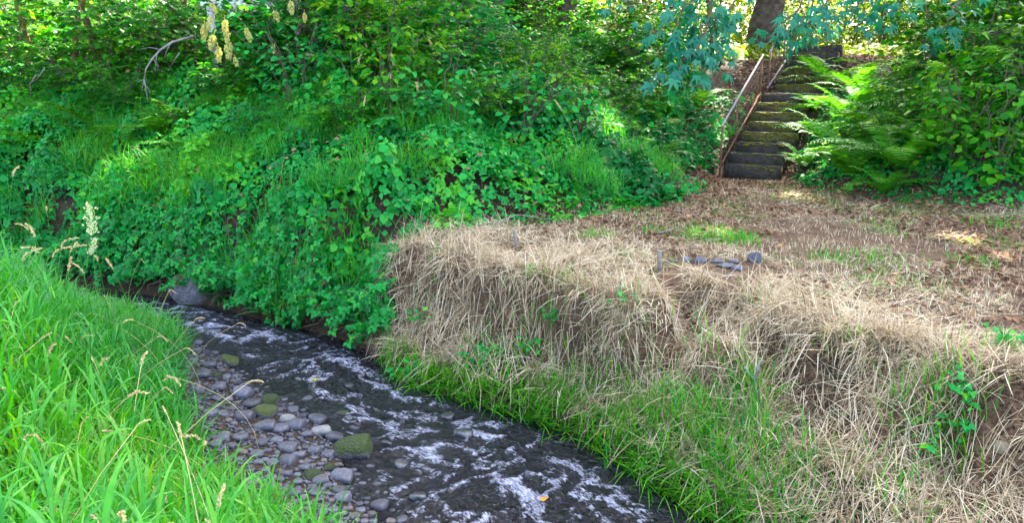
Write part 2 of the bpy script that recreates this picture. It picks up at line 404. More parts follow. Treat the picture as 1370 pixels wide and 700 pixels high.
M['step_moss'] = moss_stone('step_moss', .50, ((.020, .014, .009), (.060, .042, .026)), ((.04, .038, .005), (.12, .10, .008)))
M['boulder'] = moss_stone('boulder', .22, ((.08, .07, .075), (.19, .17, .18)))

# ground: colour follows what the ground is made of (attribute g: 0 dark humus, 1 dry trodden soil with straw, 2 wet gravel)
def ground_mat():
    m, N, L, P = nmat('ground'); at = N.new('ShaderNodeAttribute'); at.attribute_name = 'v'
    g = N.new('ShaderNodeNewGeometry')
    def nz(s, d=6):
        n = N.new('ShaderNodeTexNoise'); n.inputs['Scale'].default_value = s; n.inputs['Detail'].default_value = d; n.inputs['Roughness'].default_value = .7; L.new(g.outputs['Position'], n.inputs[0]); return n
    hum = ramp_node(N, [(.3, (.030, .020, .012)), (.7, (.085, .055, .032))]); L.new(nz(5).outputs[0], hum.inputs[0])
    dry = ramp_node(N, [(.28, (.050, .024, .014)), (.46, (.125, .066, .036)), (.60, (.21, .125, .066)), (.75, (.15, .14, .03))]); L.new(nz(9, 9).outputs[0], dry.inputs[0])
    n5 = nz(2.2, 4); ad = N.new('ShaderNodeMath'); ad.operation = 'MULTIPLY_ADD'; ad.inputs[1].default_value = .5; L.new(n5.outputs[0], ad.inputs[0]); L.new(at.outputs['Fac'], ad.inputs[2])
    mr = N.new('ShaderNodeMapRange'); mr.inputs[1].default_value = .55; mr.inputs[2].default_value = .85; L.new(ad.outputs[0], mr.inputs[0])
    mx = N.new('ShaderNodeMix'); mx.data_type = 'RGBA'; L.new(mr.outputs[0], mx.inputs[0]); L.new(hum.outputs[0], mx.inputs[6]); L.new(dry.outputs[0], mx.inputs[7])
    L.new(mx.outputs[2], P.inputs['Base Color']); P.inputs['Roughness'].default_value = .95; P.inputs['Specular IOR Level'].default_value = .15
    b = N.new('ShaderNodeBump'); b.inputs['Strength'].default_value = 1.0; b.inputs['Distance'].default_value = .06; L.new(nz(22, 9).outputs[0], b.inputs['Height']); L.new(b.outputs[0], P.inputs['Normal'])
    return m
M['ground'] = ground_mat()

def water_mat():
    m, N, L, P = nmat('water'); at = N.new('ShaderNodeAttribute'); at.attribute_name = 'flow'; fo = N.new('ShaderNodeAttribute'); fo.attribute_name = 'v'
    def nz(sx, sy, s, d=4, dist=0.0):
        mp = N.new('ShaderNodeMapping'); mp.inputs['Scale'].default_value = (sx, sy, 1); L.new(at.outputs['Vector'], mp.inputs[0])
        n = N.new('ShaderNodeTexNoise'); n.inputs['Scale'].default_value = s; n.inputs['Detail'].default_value = d; n.inputs['Roughness'].default_value = .62; n.inputs['Distortion'].default_value = dist
        L.new(mp.outputs[0], n.inputs[0]); return n
    fine = nz(.85, 1.9, 27, 5, 1.1)
    ad = N.new('ShaderNodeMath'); ad.operation = 'MULTIPLY_ADD'; ad.inputs[1].default_value = 1.15; L.new(fine.outputs[0], ad.inputs[0]); L.new(fo.outputs['Fac'], ad.inputs[2])
    mr = N.new('ShaderNodeMapRange'); mr.inputs[1].default_value = 1.00; mr.inputs[2].default_value = 1.32; mr.inputs[4].default_value = .8; L.new(ad.outputs[0], mr.inputs[0])
    bed = ramp_node(N, [(.3, (.003, .003, .005)), (.6, (.007, .006, .008)), (.8, (.014, .011, .011))]); L.new(nz(1.3, 1.3, 5, 5).outputs[0], bed.inputs[0])
    P.inputs['Roughness'].default_value = .06; P.inputs['IOR'].default_value = 1.33; P.inputs['Specular IOR Level'].default_value = .6
    L.new(bed.outputs[0], P.inputs['Base Color'])
    bp = N.new('ShaderNodeBump'); bp.inputs['Strength'].default_value = 1.0; bp.inputs['Distance'].default_value = .05; L.new(nz(.9, 1.7, 13, 4, .8).outputs[0], bp.inputs['Height']); L.new(bp.outputs[0], P.inputs['Normal'])
    fm = N.new('ShaderNodeBsdfPrincipled'); fm.inputs['Base Color'].default_value = (.42, .42, .50, 1); fm.inputs['Roughness'].default_value = .5; L.new(bp.outputs[0], fm.inputs['Normal'])
    tr = N.new('ShaderNodeBsdfTransparent'); tr.inputs[0].default_value = (.62, .52, .42, 1)
    m0 = N.new('ShaderNodeMixShader'); m0.inputs[0].default_value = .05; L.new(P.outputs[0], m0.inputs[1]); L.new(tr.outputs[0], m0.inputs[2])
    ms = N.new('ShaderNodeMixShader'); L.new(mr.outputs[0], ms.inputs[0]); L.new(m0.outputs[0], ms.inputs[1]); L.new(fm.outputs[0], ms.inputs[2])
    L.new(ms.outputs[0], N['Material Output'].inputs[0]); return m
M['water'] = water_mat()

# ------------------------------------------------------------------ ground sheet
def axis(lo, a, b, hi, st):
    mid = np.arange(a, b, st); out = [b]; s = st
    while out[-1] < hi: s *= 1.35; out.append(out[-1]+s)
    inn = [a]; s = st
    while inn[-1] > lo: s *= 1.35; inn.append(inn[-1]-s)
    return np.concatenate([inn[1:][::-1], mid, out])
ax = axis(-260, -8.5, 9.0, 260, .065); ay = axis(-120, 1.5, 15.0, 300, .065)
XX, YY = np.meshgrid(ax, ay)
gz, gdR, gdL, gdB, _ = height(XX, YY, True)
dry = ss(.05, .5, gdR)*(1-ss(-.15, .5, gdB))*ss(-2.0, -1.0, XX)
pathm = np.exp(-((XX-3.6)/1.0)**2-((YY-11.6)/1.0)**2)
dry = np.maximum(dry, pathm*.6)
nx_, ny_ = len(ax), len(ay)
idx = np.arange(nx_*ny_).reshape(ny_, nx_)
Fq = np.stack([idx[:-1, :-1], idx[:-1, 1:], idx[1:, 1:], idx[1:, :-1]], -1).reshape(-1, 4)
ground = link('ground', mesh_np('ground', np.stack([XX, YY, gz], -1).reshape(-1, 3), Fq, M['ground'], dry.ravel()*.55, True))
tag(ground, 'earth banks, trodden terrace and wooded slope around the creek', 'ground', kind='structure')

# ------------------------------------------------------------------ water
def build_water():
    st = .025
    x = np.arange(-9, 3.2, st); y = np.arange(1.6, 10.2, st); X, Y = np.meshgrid(x, y)
    _, dR, dL, _, s = height(X, Y, True)
    keep = (dR < .12) & (dL < .12)
    t = dR
    wx = s+.25*fbm(s*3, t*3, 2, 5); wt = t+.12*fbm(s*4+9, t*4, 2, 6)
    ridge = 1-np.abs(2*fbm(wx*4.6+.9*wt, wt*6.0, 4, 71)-1)
    big = fbm(wx*1.6, wt*2.2, 3, 41)
    edge = ss(-.02, .22, np.minimum(-dR, -dL))
    rif = fbm(s*.7+3, t*1.0, 2, 91)
    fine = fbm(wx*9, wt*15, 3, 77)
    Z = .004+edge*(.055*(big-.5) + .040*(ridge-.6) + .022*(fine-.5))
    foam = (.28+.30*ss(.76, .98, ridge)+.14*(big-.5)+.25*(fine-.5)+.18*(rif-.5))*(.35+.65*edge)
    idx = -np.ones(X.shape, int); 
    cell = keep[:-1, :-1] & keep[1:, :-1] & keep[:-1, 1:] & keep[1:, 1:]
    used = np.zeros(X.shape, bool); used[:-1, :-1] |= cell; used[1:, :-1] |= cell; used[:-1, 1:] |= cell; used[1:, 1:] |= cell
    idx[used] = np.arange(used.sum())
    F = np.stack([idx[:-1, :-1][cell], idx[:-1, 1:][cell], idx[1:, 1:][cell], idx[1:, :-1][cell]], -1)
    me = mesh_np('stream_water', np.stack([X[used], Y[used], Z[used]], -1), F, M['water'], foam[used], True)
    a = me.attributes.new('flow', 'FLOAT_VECTOR', 'POINT')
    a.data.foreach_set('vector', np.stack([s[used], t[used], np.zeros(used.sum())], -1).astype(np.float32).ravel())
    o = link('stream_water', me); tag(o, 'dark shallow creek water broken by white riffles', 'water', kind='structure')
build_water()

# ------------------------------------------------------------------ stairs and railings
WST = 0.84
def st_pt(u, l, z): 
    p = ST0+ST_D*u+ST_N*l; return np.array([p[0], p[1], z])
def stairs():
    root = empty('concrete_stairs', (*ST0, TZ), -ST_A)
    tag(root, 'mossy dark concrete stairs climbing the wooded slope', 'stairs')
    rs = random.Random(3); mossy = set(range(NST))-{7}
    for i in range(NST):
        dep = (LAND if i == LAND_I else GOING)+.03
        V, F = box(WST+rs.uniform(-.03, .05), dep, RISE+.10, (rs.uniform(-.02, .02), st_u(i)+dep/2+rs.uniform(-.012, .012), (i+.5)*RISE-.05+rs.uniform(-.006, .006)), .014)
        nzv = (fbm(V[:, 0]*6+i, V[:, 2]*9+V[:, 1]*4, 3, i)-.5)*.014
        V[:, 1] += nzv
        o = link('step', mesh_np('step', V, F, M['step_moss' if i in mossy and i not in (0, 1, 2, 11, 12, 13) else 'step'], np.zeros(len(V))), root)
        if i in mossy and i not in (0, 1, 2, 11, 12, 13): o['label'] = 'step with golden green moss on its face'
    # moss cushions along the nosings
    for i in sorted(mossy):
        mb = MB()
        for k in range(26):
            c = np.array([rs.uniform(-.38, .38), st_u(i)+rs.uniform(-.012, .05), (i+1)*RISE+rs.uniform(-.05, .004)])
            V, F = box(rs.uniform(.03, .08), rs.uniform(.02, .05), rs.uniform(.012, .03), c, .006); mb.add(V, F)
        link('moss', mb.mesh('moss', M['moss_gold']), root)['kind'] = 'stuff'
M['moss_gold'] = noise_mat('moss_gold', (.09, .078, .006), (.24, .20, .012), 40, .95, .6)
stairs()

def railing(u0, u1, us, label, low):
    l = -WST/2-.06
    zz = lambda u: float(ramp(u))
    root = empty('handrail', tuple(st_pt(u0, l, zz(u0))))
    tag(root, label, 'handrail')
    off = np.array(root.location)
    Ht = .74
    def part(name, pts, r, mat, sides=6):
        V, F = tube(np.array(pts)-off, r, sides); return link(name, mesh_np(name, V, F, M[mat], np.zeros(len(V)), True), root)
    for u in us: part('post', [st_pt(u, l, zz(u)-.12), st_pt(u, l, zz(u)+Ht)], .016, 'rust', 8)
    part('top_rail', [st_pt(u0, l, zz(u0)+Ht), st_pt((u0+u1)/2, l, (zz(u0)+zz(u1))/2+Ht+.004), st_pt(u1, l, zz(u1)+Ht)], .017, 'rail', 8)
    part('bottom_rail', [st_pt(u0, l, zz(u0)+.09), st_pt(u1, l, zz(u1)+.09)], .016, low, 6)
    n = int((u1-u0)/.11)
    for k in range(1, n):
        u = u0+(u1-u0)*k/n; zb = zz(u0)+(zz(u1)-zz(u0))*k/n
        part('baluster', [st_pt(u, l, zb+.09), st_pt(u, l, zb+Ht-.01)], .0032, 'rust', 4)
    for f in (.25, .45, .65, .85):
        part('wire', [st_pt(u0, l-.003, zz(u0)+.09+f*(Ht-.1)), st_pt(u1, l-.003, zz(u1)+.09+f*(Ht-.1))], .002, 'rust', 4)
railing(-.05, 2.25, [0.0, .8, 2.2], 'rusty lower handrail with wire mesh beside the stairs', 'rust')
railing(2.75, 4.95, [2.8, 3.9, 4.9], 'rusty upper handrail near the top of the stairs', 'rail')

# ------------------------------------------------------------------ vegetation prototypes
def twig_spray(mb, sb, p0, d0, L, nl, T, size, droop=.5, r=.004, vbase=None):
    """a thin twig with alternate leaves held flat, tip hanging"""
    k = 6; pts = [p0]; d = unit(d0)
    for i in range(k):
        d = unit(d+np.array([rng.normal(0, .1), rng.normal(0, .1), -droop/k])); pts.append(pts[-1]+d*L/k)
    pts = np.array(pts); V, F = tube(pts, np.linspace(r, r*.35, k+1), 3, False); sb.add(V, F)
    t = np.sort(rng.uniform(.12, 1, nl)); j = np.minimum((t*k).astype(int), k-1); f = t*k-j
    P = pts[j]*(1-f)[:, None]+pts[j+1]*f[:, None]; D = unit(pts[j+1]-pts[j])
    side = unit(np.cross(D, np.array([0, 0, 1.0]))); sgn = np.where(np.arange(nl) % 2, 1, -1)[:, None]
    ld = unit(D*.6+side*sgn*rng.uniform(.6, 1.1, (nl, 1))+rng.normal(0, .22, (nl, 3))+np.array([0, 0, -.25]))
    ln = unit(np.array([0, 0, 1.0])+rng.normal(0, .33, (nl, 3)))
    P = P+ld*size*.12
    v = np.clip((vbase if vbase is not None else rng.beta(1.1, 1.3))+rng.normal(0, .2, nl), 0, 1)
    inst(T, P, ld, ln, size*rng.uniform(.65, 1.2, nl), v, mb)
    return P, ld, ln

def shrub_proto(h, rad, nstem, ntwig, nl, T, size, droop=.5, lean=(0, 0)):
    mb, sb = MB(), MB()
    for s in range(nstem):
        a = rng.uniform(0, 2*np.pi); sp = rad*rng.uniform(.2, 1)
        e = np.array([math.cos(a)*sp+lean[0], math.sin(a)*sp+lean[1], h*rng.uniform(.6, 1.0)])
        b = np.array([rng.normal(0, .08), rng.normal(0, .08), -.15])
        ts = np.linspace(0, 1, 7)[:, None]
        pts = b+(e-b)*ts; pts[:, :2] = b[:2]+(e[:2]-b[:2])*ts**1.6; pts[1:-1] += rng.normal(0, .03*h, (5, 3))*.6
        V, F = tube(pts, np.linspace(.009, .004, 7)*max(1, h/1.3), 4, False); sb.add(V, F)
        for k in range(ntwig):
            t = rng.uniform(.08, 1.0); j = min(int(t*6), 5); p = pts[j]+(pts[j+1]-pts[j])*(t*6-j)
            aa = a+rng.normal(0, 1.1); d = np.array([math.cos(aa), math.sin(aa), rng.uniform(-.1, .9)])
            twig_spray(mb, sb, p, d, rad*rng.uniform(.35, .8), nl, T, size, droop)
    return mb, sb

def make_shrub(name, label, cat, group, mat, *a, **k):
    mb, sb = shrub_proto(*a, **k)
    root = empty(name); tag(root, label, cat, group)
    link('foliage', mb.mesh('foliage', M[mat]), root)['kind'] = 'stuff'
    link('stem', sb.mesh('stem', M['twig']), root); return root

def place(proto, used, p, rz=None, s=1.0, label=None, group=None):
    o = proto if not used else copy_tree(proto)
    o.location = tuple(p); o.rotation_euler = (rng.normal(0, .05), rng.normal(0, .05), rng.uniform(0, 6.28) if rz is None else rz); o.scale = (s, s, s*rng.uniform(.9, 1.1))
    if label: o['label'] = label
    if group: o['group'] = group
    return o

P_SHR = [make_shrub('leafy_shrub', 'x', 'shrub', 'x', 'shrub', 1.35, .8, 10, 13, 14, OV, .095),
         make_shrub('leafy_shrub', 'x', 'shrub', 'x', 'shrub', 1.7, .95, 11, 13, 14, RND, .10),
         make_shrub('leafy_shrub', 'x', 'shrub', 'x', 'shrub_blue', 1.3, .85, 11, 13, 14, RND, .095),
         make_shrub('leafy_shrub', 'x', 'shrub', 'x', 'shrub_blue', 1.0, .8, 10, 12, 9, TRI, .14, droop=.8),
         make_shrub('leafy_shrub', 'x', 'shrub', 'x', 'shrub', 2.3, 1.15, 12, 15, 14, RND, .115)]
P_SUN = [make_shrub('leafy_shrub', 'x', 'shrub', 'x', 'sunleaf', 2.2, 1.2, 11, 9, 13, OV, .12)]
used = {id(p): False for p in P_SHR+P_SUN}
def shrub(pr, p, label, group, s=1.0, rz=None):
    o = place(pr, used[id(pr)], p, rz, s, label, group); used[id(pr)] = True; return o

def instair(x, y, m=.75):
    ux = (x-ST0[0])*ST_D[0]+(y-ST0[1])*ST_D[1]; lx = (x-ST0[0])*ST_N[0]+(y-ST0[1])*ST_N[1]
    return (-1.2 < ux < 7) and abs(lx) < m

def scatter_region(n, xr, yr, ok, mind, tries=6000):
    out = []
    for _ in range(tries):
        x = rng.uniform(*xr); y = rng.uniform(*yr)
        if not ok(x, y): continue
        if any((x-a)**2+(y-b)**2 < mind**2 for a, b in out): continue
        out.append((x, y))
        if len(out) >= n: break
    return out
def inview(x, y, z, mx=240, my=200):
    a, b, d = proj(np.array([x, y, z])); return d > .5 and -mx < a < 1370+mx and -my < b < 700+my

LEFTLAB = ('round leaved green shrub on the slope above the creek, left of the stairs', 'shrubs on the slope above the creek')
# shrubs on the slope behind the creek (away from the stairs)
okL = lambda x, y: float(DB(x, y)) > 1.5 and x < 2.6+(y-11.9)*.53-.9 and y < 17 and inview(x, y, float(H(x, y))+.8) and not instair(x, y, 1.2)
for x, y in sorted(scatter_region(100, (-11, 8), (7.5, 16.5), okL, .68), key=lambda q: q[1]):
    db = float(DB(x, y)); w = rng.random()
    if x < -3: pr = P_SHR[0] if w < .4 else P_SHR[1] if w < .75 else P_SHR[3]
    else: pr = P_SHR[2] if w < .4 else P_SHR[1] if w < .65 else P_SHR[0] if w < .85 else P_SHR[3]
    s = rng.uniform(.75, 1.05)*(.62 if db < 2.2 else 1.0)
    qx = float(proj(np.array([x, y, 3.]))[0])
    if 250 < qx < 385: s = min(s, max(.3, (3.05-float(H(x, y)))/1.75)) if y < 12.7 else s
    qx = qx; s *= .55 if (630 < qx < 790 and y > 12) else 1
    nm = {0: 'narrow leaved', 1: 'round leaved', 2: 'blue green round leaved', 3: 'arching bramble like'}[P_SHR.index(pr)]
    zone = 'near the mossy trunk' if x < -6.5 else 'behind the dead branch' if x < -4.2 else 'near the plumed shrub' if x < -2.6 else 'around the grey trunk' if x < -.6 else 'below the pale house' if x < 1.2 else 'beside the dark hollow by the handrail'
    row = 'low' if db < 3 else 'high'
    shrub(pr, (x, y, float(H(x, y))-.05), f'{nm} shrub {row} on the slope {zone}', f'{nm} shrubs {row} on the slope {zone}', s)
okR = lambda x, y: float(DB(x, y)) > .5 and x > 4.0 and y < 15.5 and inview(x, y, float(H(x, y))+.8) and not instair(x, y, 1.35)
for x, y in sorted(scatter_region(40, (4, 13), (8, 15.5), okR, .85), key=lambda q: q[1]):
    db = float(DB(x, y)); nearst = abs((x-ST0[0])*ST_N[0]+(y-ST0[1])*ST_N[1]) < 2.2
    pr = P_SHR[4] if (db > 1.2 and not nearst and rng.random() < .6) else P_SHR[1] if rng.random() < .5 else P_SHR[0]
    if nearst and rng.random() < .7: continue
    s = rng.uniform(.8, 1.05)*(.5 if nearst or db < .9 else 1)
    nm = {0: 'narrow leaved', 1: 'round leaved', 4: 'tall broad leaved'}[P_SHR.index(pr)]
    shrub(pr, (x, y, float(H(x, y))-.05), f"{nm} shrub {'beside the fern clump opposite the handrail' if nearst else 'low on the shaded slope past the ferns' if db < 2.2 else 'high on the shaded slope past the ferns'}", f"{nm} shrubs {'by the ferns' if nearst else 'low past the ferns' if db < 2.2 else 'high past the ferns'}", s)
# sunlit thicket on the level ground beyond the stairs
okS = lambda x, y: y > 18.2+(.0 if x > 7.0 else 0) and inview(x, y, 3.8) and not (5.0 < x < 6.6 and y < 18.9)
for x, y in scatter_region(80, (-12, 22), (17.8, 28), okS, 1.05):
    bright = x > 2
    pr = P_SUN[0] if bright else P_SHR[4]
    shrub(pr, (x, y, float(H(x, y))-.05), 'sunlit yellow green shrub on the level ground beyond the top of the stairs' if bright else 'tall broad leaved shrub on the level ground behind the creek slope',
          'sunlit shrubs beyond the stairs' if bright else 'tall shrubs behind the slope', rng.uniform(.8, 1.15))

def woodland(name, x0, x1, y0, y1, n, mat, label, ztop):
    mb = MB(); x = rng.uniform(x0, x1, n); y = rng.uniform(y0, y1, n); top = ztop*(.55+.75*fbm(x*.5, y*.5, 3, 17)); z = 2.9+top*rng.random(n)**.8
    k = fbm(x*.9+z*.5, z*.9+y*.4, 3, 23) > .30; x, y, z = x[k], y[k], z[k]; n = len(x); a = rng.uniform(0, 6.28, n)
    inst(LOW, np.stack([x, y, z], -1), np.stack([np.cos(a), np.sin(a), rng.normal(-.3, .4, n)], -1), unit(np.array([0, -.3, 1.0])+rng.normal(0, .45, (n, 3))), rng.uniform(.22, .42, n), np.clip(fbm(x*.6, z*.8, 3, 3)+rng.normal(0, .15, n), 0, 1), mb)
    o = link(name, mb.mesh(name, M[mat])); tag(o, label, 'woodland', kind='stuff')
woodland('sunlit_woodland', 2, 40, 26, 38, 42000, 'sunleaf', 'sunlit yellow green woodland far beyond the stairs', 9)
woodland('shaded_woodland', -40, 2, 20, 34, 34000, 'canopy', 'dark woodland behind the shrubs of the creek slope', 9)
def sun_ground():
    mb = MB(); n = 30000; x = rng.uniform(2.5, 18, n); y = rng.uniform(16.3, 24, n); k = (DB(x, y) > 3.0) & ~((np.abs((x-ST0[0])*ST_N[0]+(y-ST0[1])*ST_N[1]) < .6) & (y < 17.2)); x, y = x[k], y[k]; n = len(x); a = rng.uniform(0, 6.28, n)
    inst(LOW, np.stack([x, y, H(x, y)+.38*fbm(x*1.5, y*1.5, 3, 8)*rng.random(n)], -1), np.stack([np.cos(a), np.sin(a), rng.normal(0, .4, n)], -1), unit(np.array([0, -.3, 1.0])+rng.normal(0, .4, (n, 3))), rng.uniform(.07, .16, n), None, mb)
    o = link('sunlit_ground_cover', mb.mesh('sunlit_ground_cover', M['sunleaf'])); tag(o, 'yellow green sunlit ground cover on the level beyond the stairs', 'ground cover', kind='stuff')
sun_ground()
# ------------------------------------------------------------------ ferns
def frond_mesh(L, npin=20, w=.17):
    mb = MB(); s = np.linspace(0, 1, 12); ang = R_(35)+s*1.35   # from vertical
    pts = np.zeros((12, 3))
    for i in range(1, 12):
        a = ang[i-1]; pts[i] = pts[i-1]+L/11*np.array([math.sin(a), 0, math.cos(a)])
    V, F = tube(pts, np.linspace(.004, .0015, 12), 3, False); mb.add(V, F, .1)
    t = np.linspace(.1, .99, npin); j = np.minimum((t*11).astype(int), 10); f = t*11-j
    P = pts[j]*(1-f)[:, None]+pts[j+1]*f[:, None]; D = unit(pts[j+1]-pts[j])
    prof = w*L*np.sin(np.pi*np.clip(t*.92+.06, 0, 1))**.7
    for sg in (-1, 1):
        ld = unit(D*.35+np.array([0, sg, 0])*1.0+rng.normal(0, .06, (npin, 3))); nn = unit(np.cross(D, np.array([0, 1.0, 0]))*-1+rng.normal(0, .1, (npin, 3)))
        nn = np.where(nn[:, 2:] < 0, -nn, nn)
        tv = np.array([[0, .05, 0], [0, -.05, 0], [.5, .075, .02], [.5, -.075, .02], [1, 0, -.08]]); tf = np.array([[0, 1, 3], [0, 3, 2], [2, 3, 4]])
        inst((tv*np.array([1, 1.15, 1]), tf), P, ld, nn, prof, np.clip(.5+rng.normal(0, .15, npin), 0, 1), mb)
    return mb.mesh('frond', M['fern'])
FR = [frond_mesh(L, n) for L, n in ((.9, 26), (.75, 23), (.6, 20))]
def fern(p, label, group, s=1.0, n=15):
    root = empty('sword_fern', tuple(p)); tag(root, label, 'fern', group); a0 = rng.uniform(0, 6)
    for k in range(n):
        o = link('frond', FR[rng.integers(0, 3)], root); o.rotation_euler = (rng.normal(0, .12), rng.normal(-.05, .2), a0+k*2.399+rng.normal(0, .15))
        q = s*rng.uniform(.8, 1.15); o.scale = (q, q, q)
for px, py, s in ((1150, 140, 1.5), (1108, 120, 1.3), (1185, 190, 1.3), (1140, 240, 1.5), (1200, 230, 1.35), (1100, 190, 1.1), (1085, 100, 1.0), (1130, 165, 1.3), (1240, 210, 1.3), (1075, 225, .8), (1225, 160, 1.0), (1180, 260, .8), (1090, 150, .8), (1160, 200, 1.0), (1210, 110, 1.0)):
    fern(hit(px, py), 'sword fern in the clump beside the stairs, opposite the handrail', 'ferns beside the stairs', s)
for px, py, s in ((850, 195, 1.1), (895, 180, 1.0), (880, 215, .9), (930, 150, .9), (820, 175, .9)):
    fern(hit(px, py), 'dark sword fern under the maple leaves by the handrail', 'ferns below the maple branch', s)
for px, py, s in ((90, 180, 1.2), (140, 195, 1.2), (60, 215, 1.1), (185, 205, 1.1), (230, 190, 1.1), (25, 195, 1.1), (270, 215, .9)):
    fern(hit(px, py), 'shaded sword fern on the slope below the dead grey branch', 'ferns below the dead branch', s)

# ------------------------------------------------------------------ trees
SPOTS = []                           # sunlit places: (point, radius) - gaps in the crowns lie on the way to the sun
def spot(px, py, r, dz=0.0, Y=None):
    p = hit(px, py, dz) if Y is None else aty(np.array(px), np.array(py), Y); SPOTS.append((np.array(p), r))
for a in ((945, 313, .34), (1000, 322, .16), (1105, 352, .17), (1290, 322, .30), (1190, 357, .15), (1075, 320, .2), (1235, 300, .16), (1345, 345, .2), (1120, 300, .14)): spot(*a)
for a in ((985, 165, .4), (1000, 145, .5), (1095, 165, .5), (1085, 205, .45), (1120, 180, .4), (1150, 140, .35), (1030, 130, .25), (1010, 160, .2), (1075, 235, .4), (960, 130, .3), (1150, 100, .25), (870, 150, .2)): spot(*a, dz=.25)
for a in ((840, 45, .35, 11.5), (860, 70, .2, 11), (900, 60, .25, 12), (160, 50, .25, 12.5), (150, 75, .2, 12), (20, 90, .3, 11), (480, 15, .35, 12), (290, 40, .4, 10.8), (200, 230, .3, 8.8), (30, 20, .3, 12.5)): spot(*a[:3], Y=a[3])
for _ in range(16): spot(rng.uniform(0, 900), rng.uniform(5, 120), rng.uniform(.1, .28), Y=rng.uniform(9.5, 13.5))
for x in np.arange(3, 24, 2.2):
    for y in np.arange(18.5, 31, 2.2): SPOTS.append((np.array([x, y, 4.0]), 1.15))
def sun_gap(P):
    keep = np.ones(len(P), bool)
    for c, r in SPOTS:
        w = P-c; t = w@SUN_V; d2 = (w*w).sum(1)-t*t; keep &= ~((d2 < (r+.10)**2) & (t > 1.0))
    return keep

def tree(name, base, r, hcrown, crad, label, mat, lean=(0, 0), nleaf=7000, group=None, lim=9, leafsize=.36):
    bx, by, bz = base; root = empty(name, base); tag(root, label, 'tree', group)
    top = np.array([lean[0], lean[1], hcrown+crad*.5]); s = np.linspace(0, 1, 12)[:, None]
    pts = np.array([0, 0, -.4])+(top+np.array([0, 0, .4]))*s; pts[1:-1, :2] += rng.normal(0, r*.35, (10, 2))
    rad = r*np.concatenate([[1.5, 1.18], np.linspace(1.0, .25, 10)])
    V, F = tube(pts, rad, 14); c = V-pts[np.minimum(np.arange(len(V))//14, 11)]
    V = V+c*(fbm(np.arctan2(c[:, 1], c[:, 0])*2.2+9, V[:, 2]*.6, 3, 5)-.5)[:, None]*.45
    link('trunk', mesh_np('trunk', V, F, M[mat], np.zeros(len(V)), True), root)
    ends = []
    for k in range(lim):
        a = k*2.4+rng.normal(0, .3); t = rng.uniform(.62, .98); p0 = pts[int(t*11)]
        e = p0+np.array([math.cos(a)*crad*rng.uniform(.5, .85), math.sin(a)*crad*rng.uniform(.5, .85), rng.uniform(.15, .5)*crad])
        q = p0+(e-p0)*np.linspace(0, 1, 6)[:, None]; q[1:-1] += rng.normal(0, .15, (4, 3))
        V, F = tube(q, np.linspace(r*.38, r*.08, 6), 6); link('limb', mesh_np('limb', V, F, M[mat], np.zeros(len(V)), True), root); ends += [q[3], q[4], q[5]]
    # leaf clumps round the limb ends
    nc = 70; cc = np.array([ends[rng.integers(len(ends))] for _ in range(nc)])+rng.normal(0, crad*.24, (nc, 3))*np.array([1, 1, .7])
    g = rng.integers(0, nc, nleaf); P = cc[g]+rng.normal(0, crad*.13, (nleaf, 3))*np.array([1, 1, .55])
    hz = crad*crad; P = P[(P[:, 2]+bz > 5.6)]
    P = P[sun_gap(P+np.array(base))]
    n = len(P); d = unit(rng.normal(0, 1, (n, 3))*np.array([1, 1, .35])); nn = unit(np.array([0, 0, 1.0])+rng.normal(0, .4, (n, 3)))
    mb = MB(); inst(LOW, P, d, nn, leafsize*1.15*rng.uniform(.7, 1.25, n), None, mb)
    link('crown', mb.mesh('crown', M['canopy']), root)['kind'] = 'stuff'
    return root
def onh(x, y): return (x, y, float(H(x, y)))
tree('maple_tree', onh(5.85, 18.3), .30, 9, 5.2, 'thick brown trunked maple beyond the handrail at the top of the stairs', 'bark', (.3, -1.0), 9000)
tree('maple_tree', onh(-2.55, 12.4), .17, 8, 4.6, 'grey trunked tree rising out of the shrubs above the creek', 'bark_grey', (-.7, .8), 8000)
tree('maple_tree', onh(-5.95, 14.2), .13, 8, 4.6, 'slender brown trunked tree beside the white picket railing', 'bark_moss', (.2, .3), 7500)
tree('maple_tree', onh(-9.3, 13.6), .16, 8, 4.6, 'mossy trunked tree above the shaded ferns', 'bark_moss', (.4, .3), 7500)
tree('maple_tree', onh(1.15, 18.0), .20, 9, 5.0, 'dark trunked tree in front of the pale house', 'bark', (.6, -.5), 9000)
tree('maple_tree', onh(11.2, 11.6), .26, 8.5, 5.2, 'large maple standing on the slope beyond the tall broad leaved shrubs', 'bark_moss', (-1.8, .3), 10000)
tree('maple_tree', onh(4.35, 21.3), .25, 18.5, 6.5, 'very tall added shade tree behind the drooping maple bough, beyond the thick trunk', 'bark', (-.9, -3.2), 13000, leafsize=.5)  # added tree: its high crown keeps the sun off the near grass
tree('maple_tree', onh(11.8, 20.2), .24, 9, 5.4, 'maple in the sunlit thicket beyond the stairs', 'bark_moss', (-1.2, .2), 8000)
tree('maple_tree', onh(-14.5, 18.0), .24, 9, 5.4, 'maple far up the bank behind the mossy trunk', 'bark_moss', (1.2, -.2), 6000)
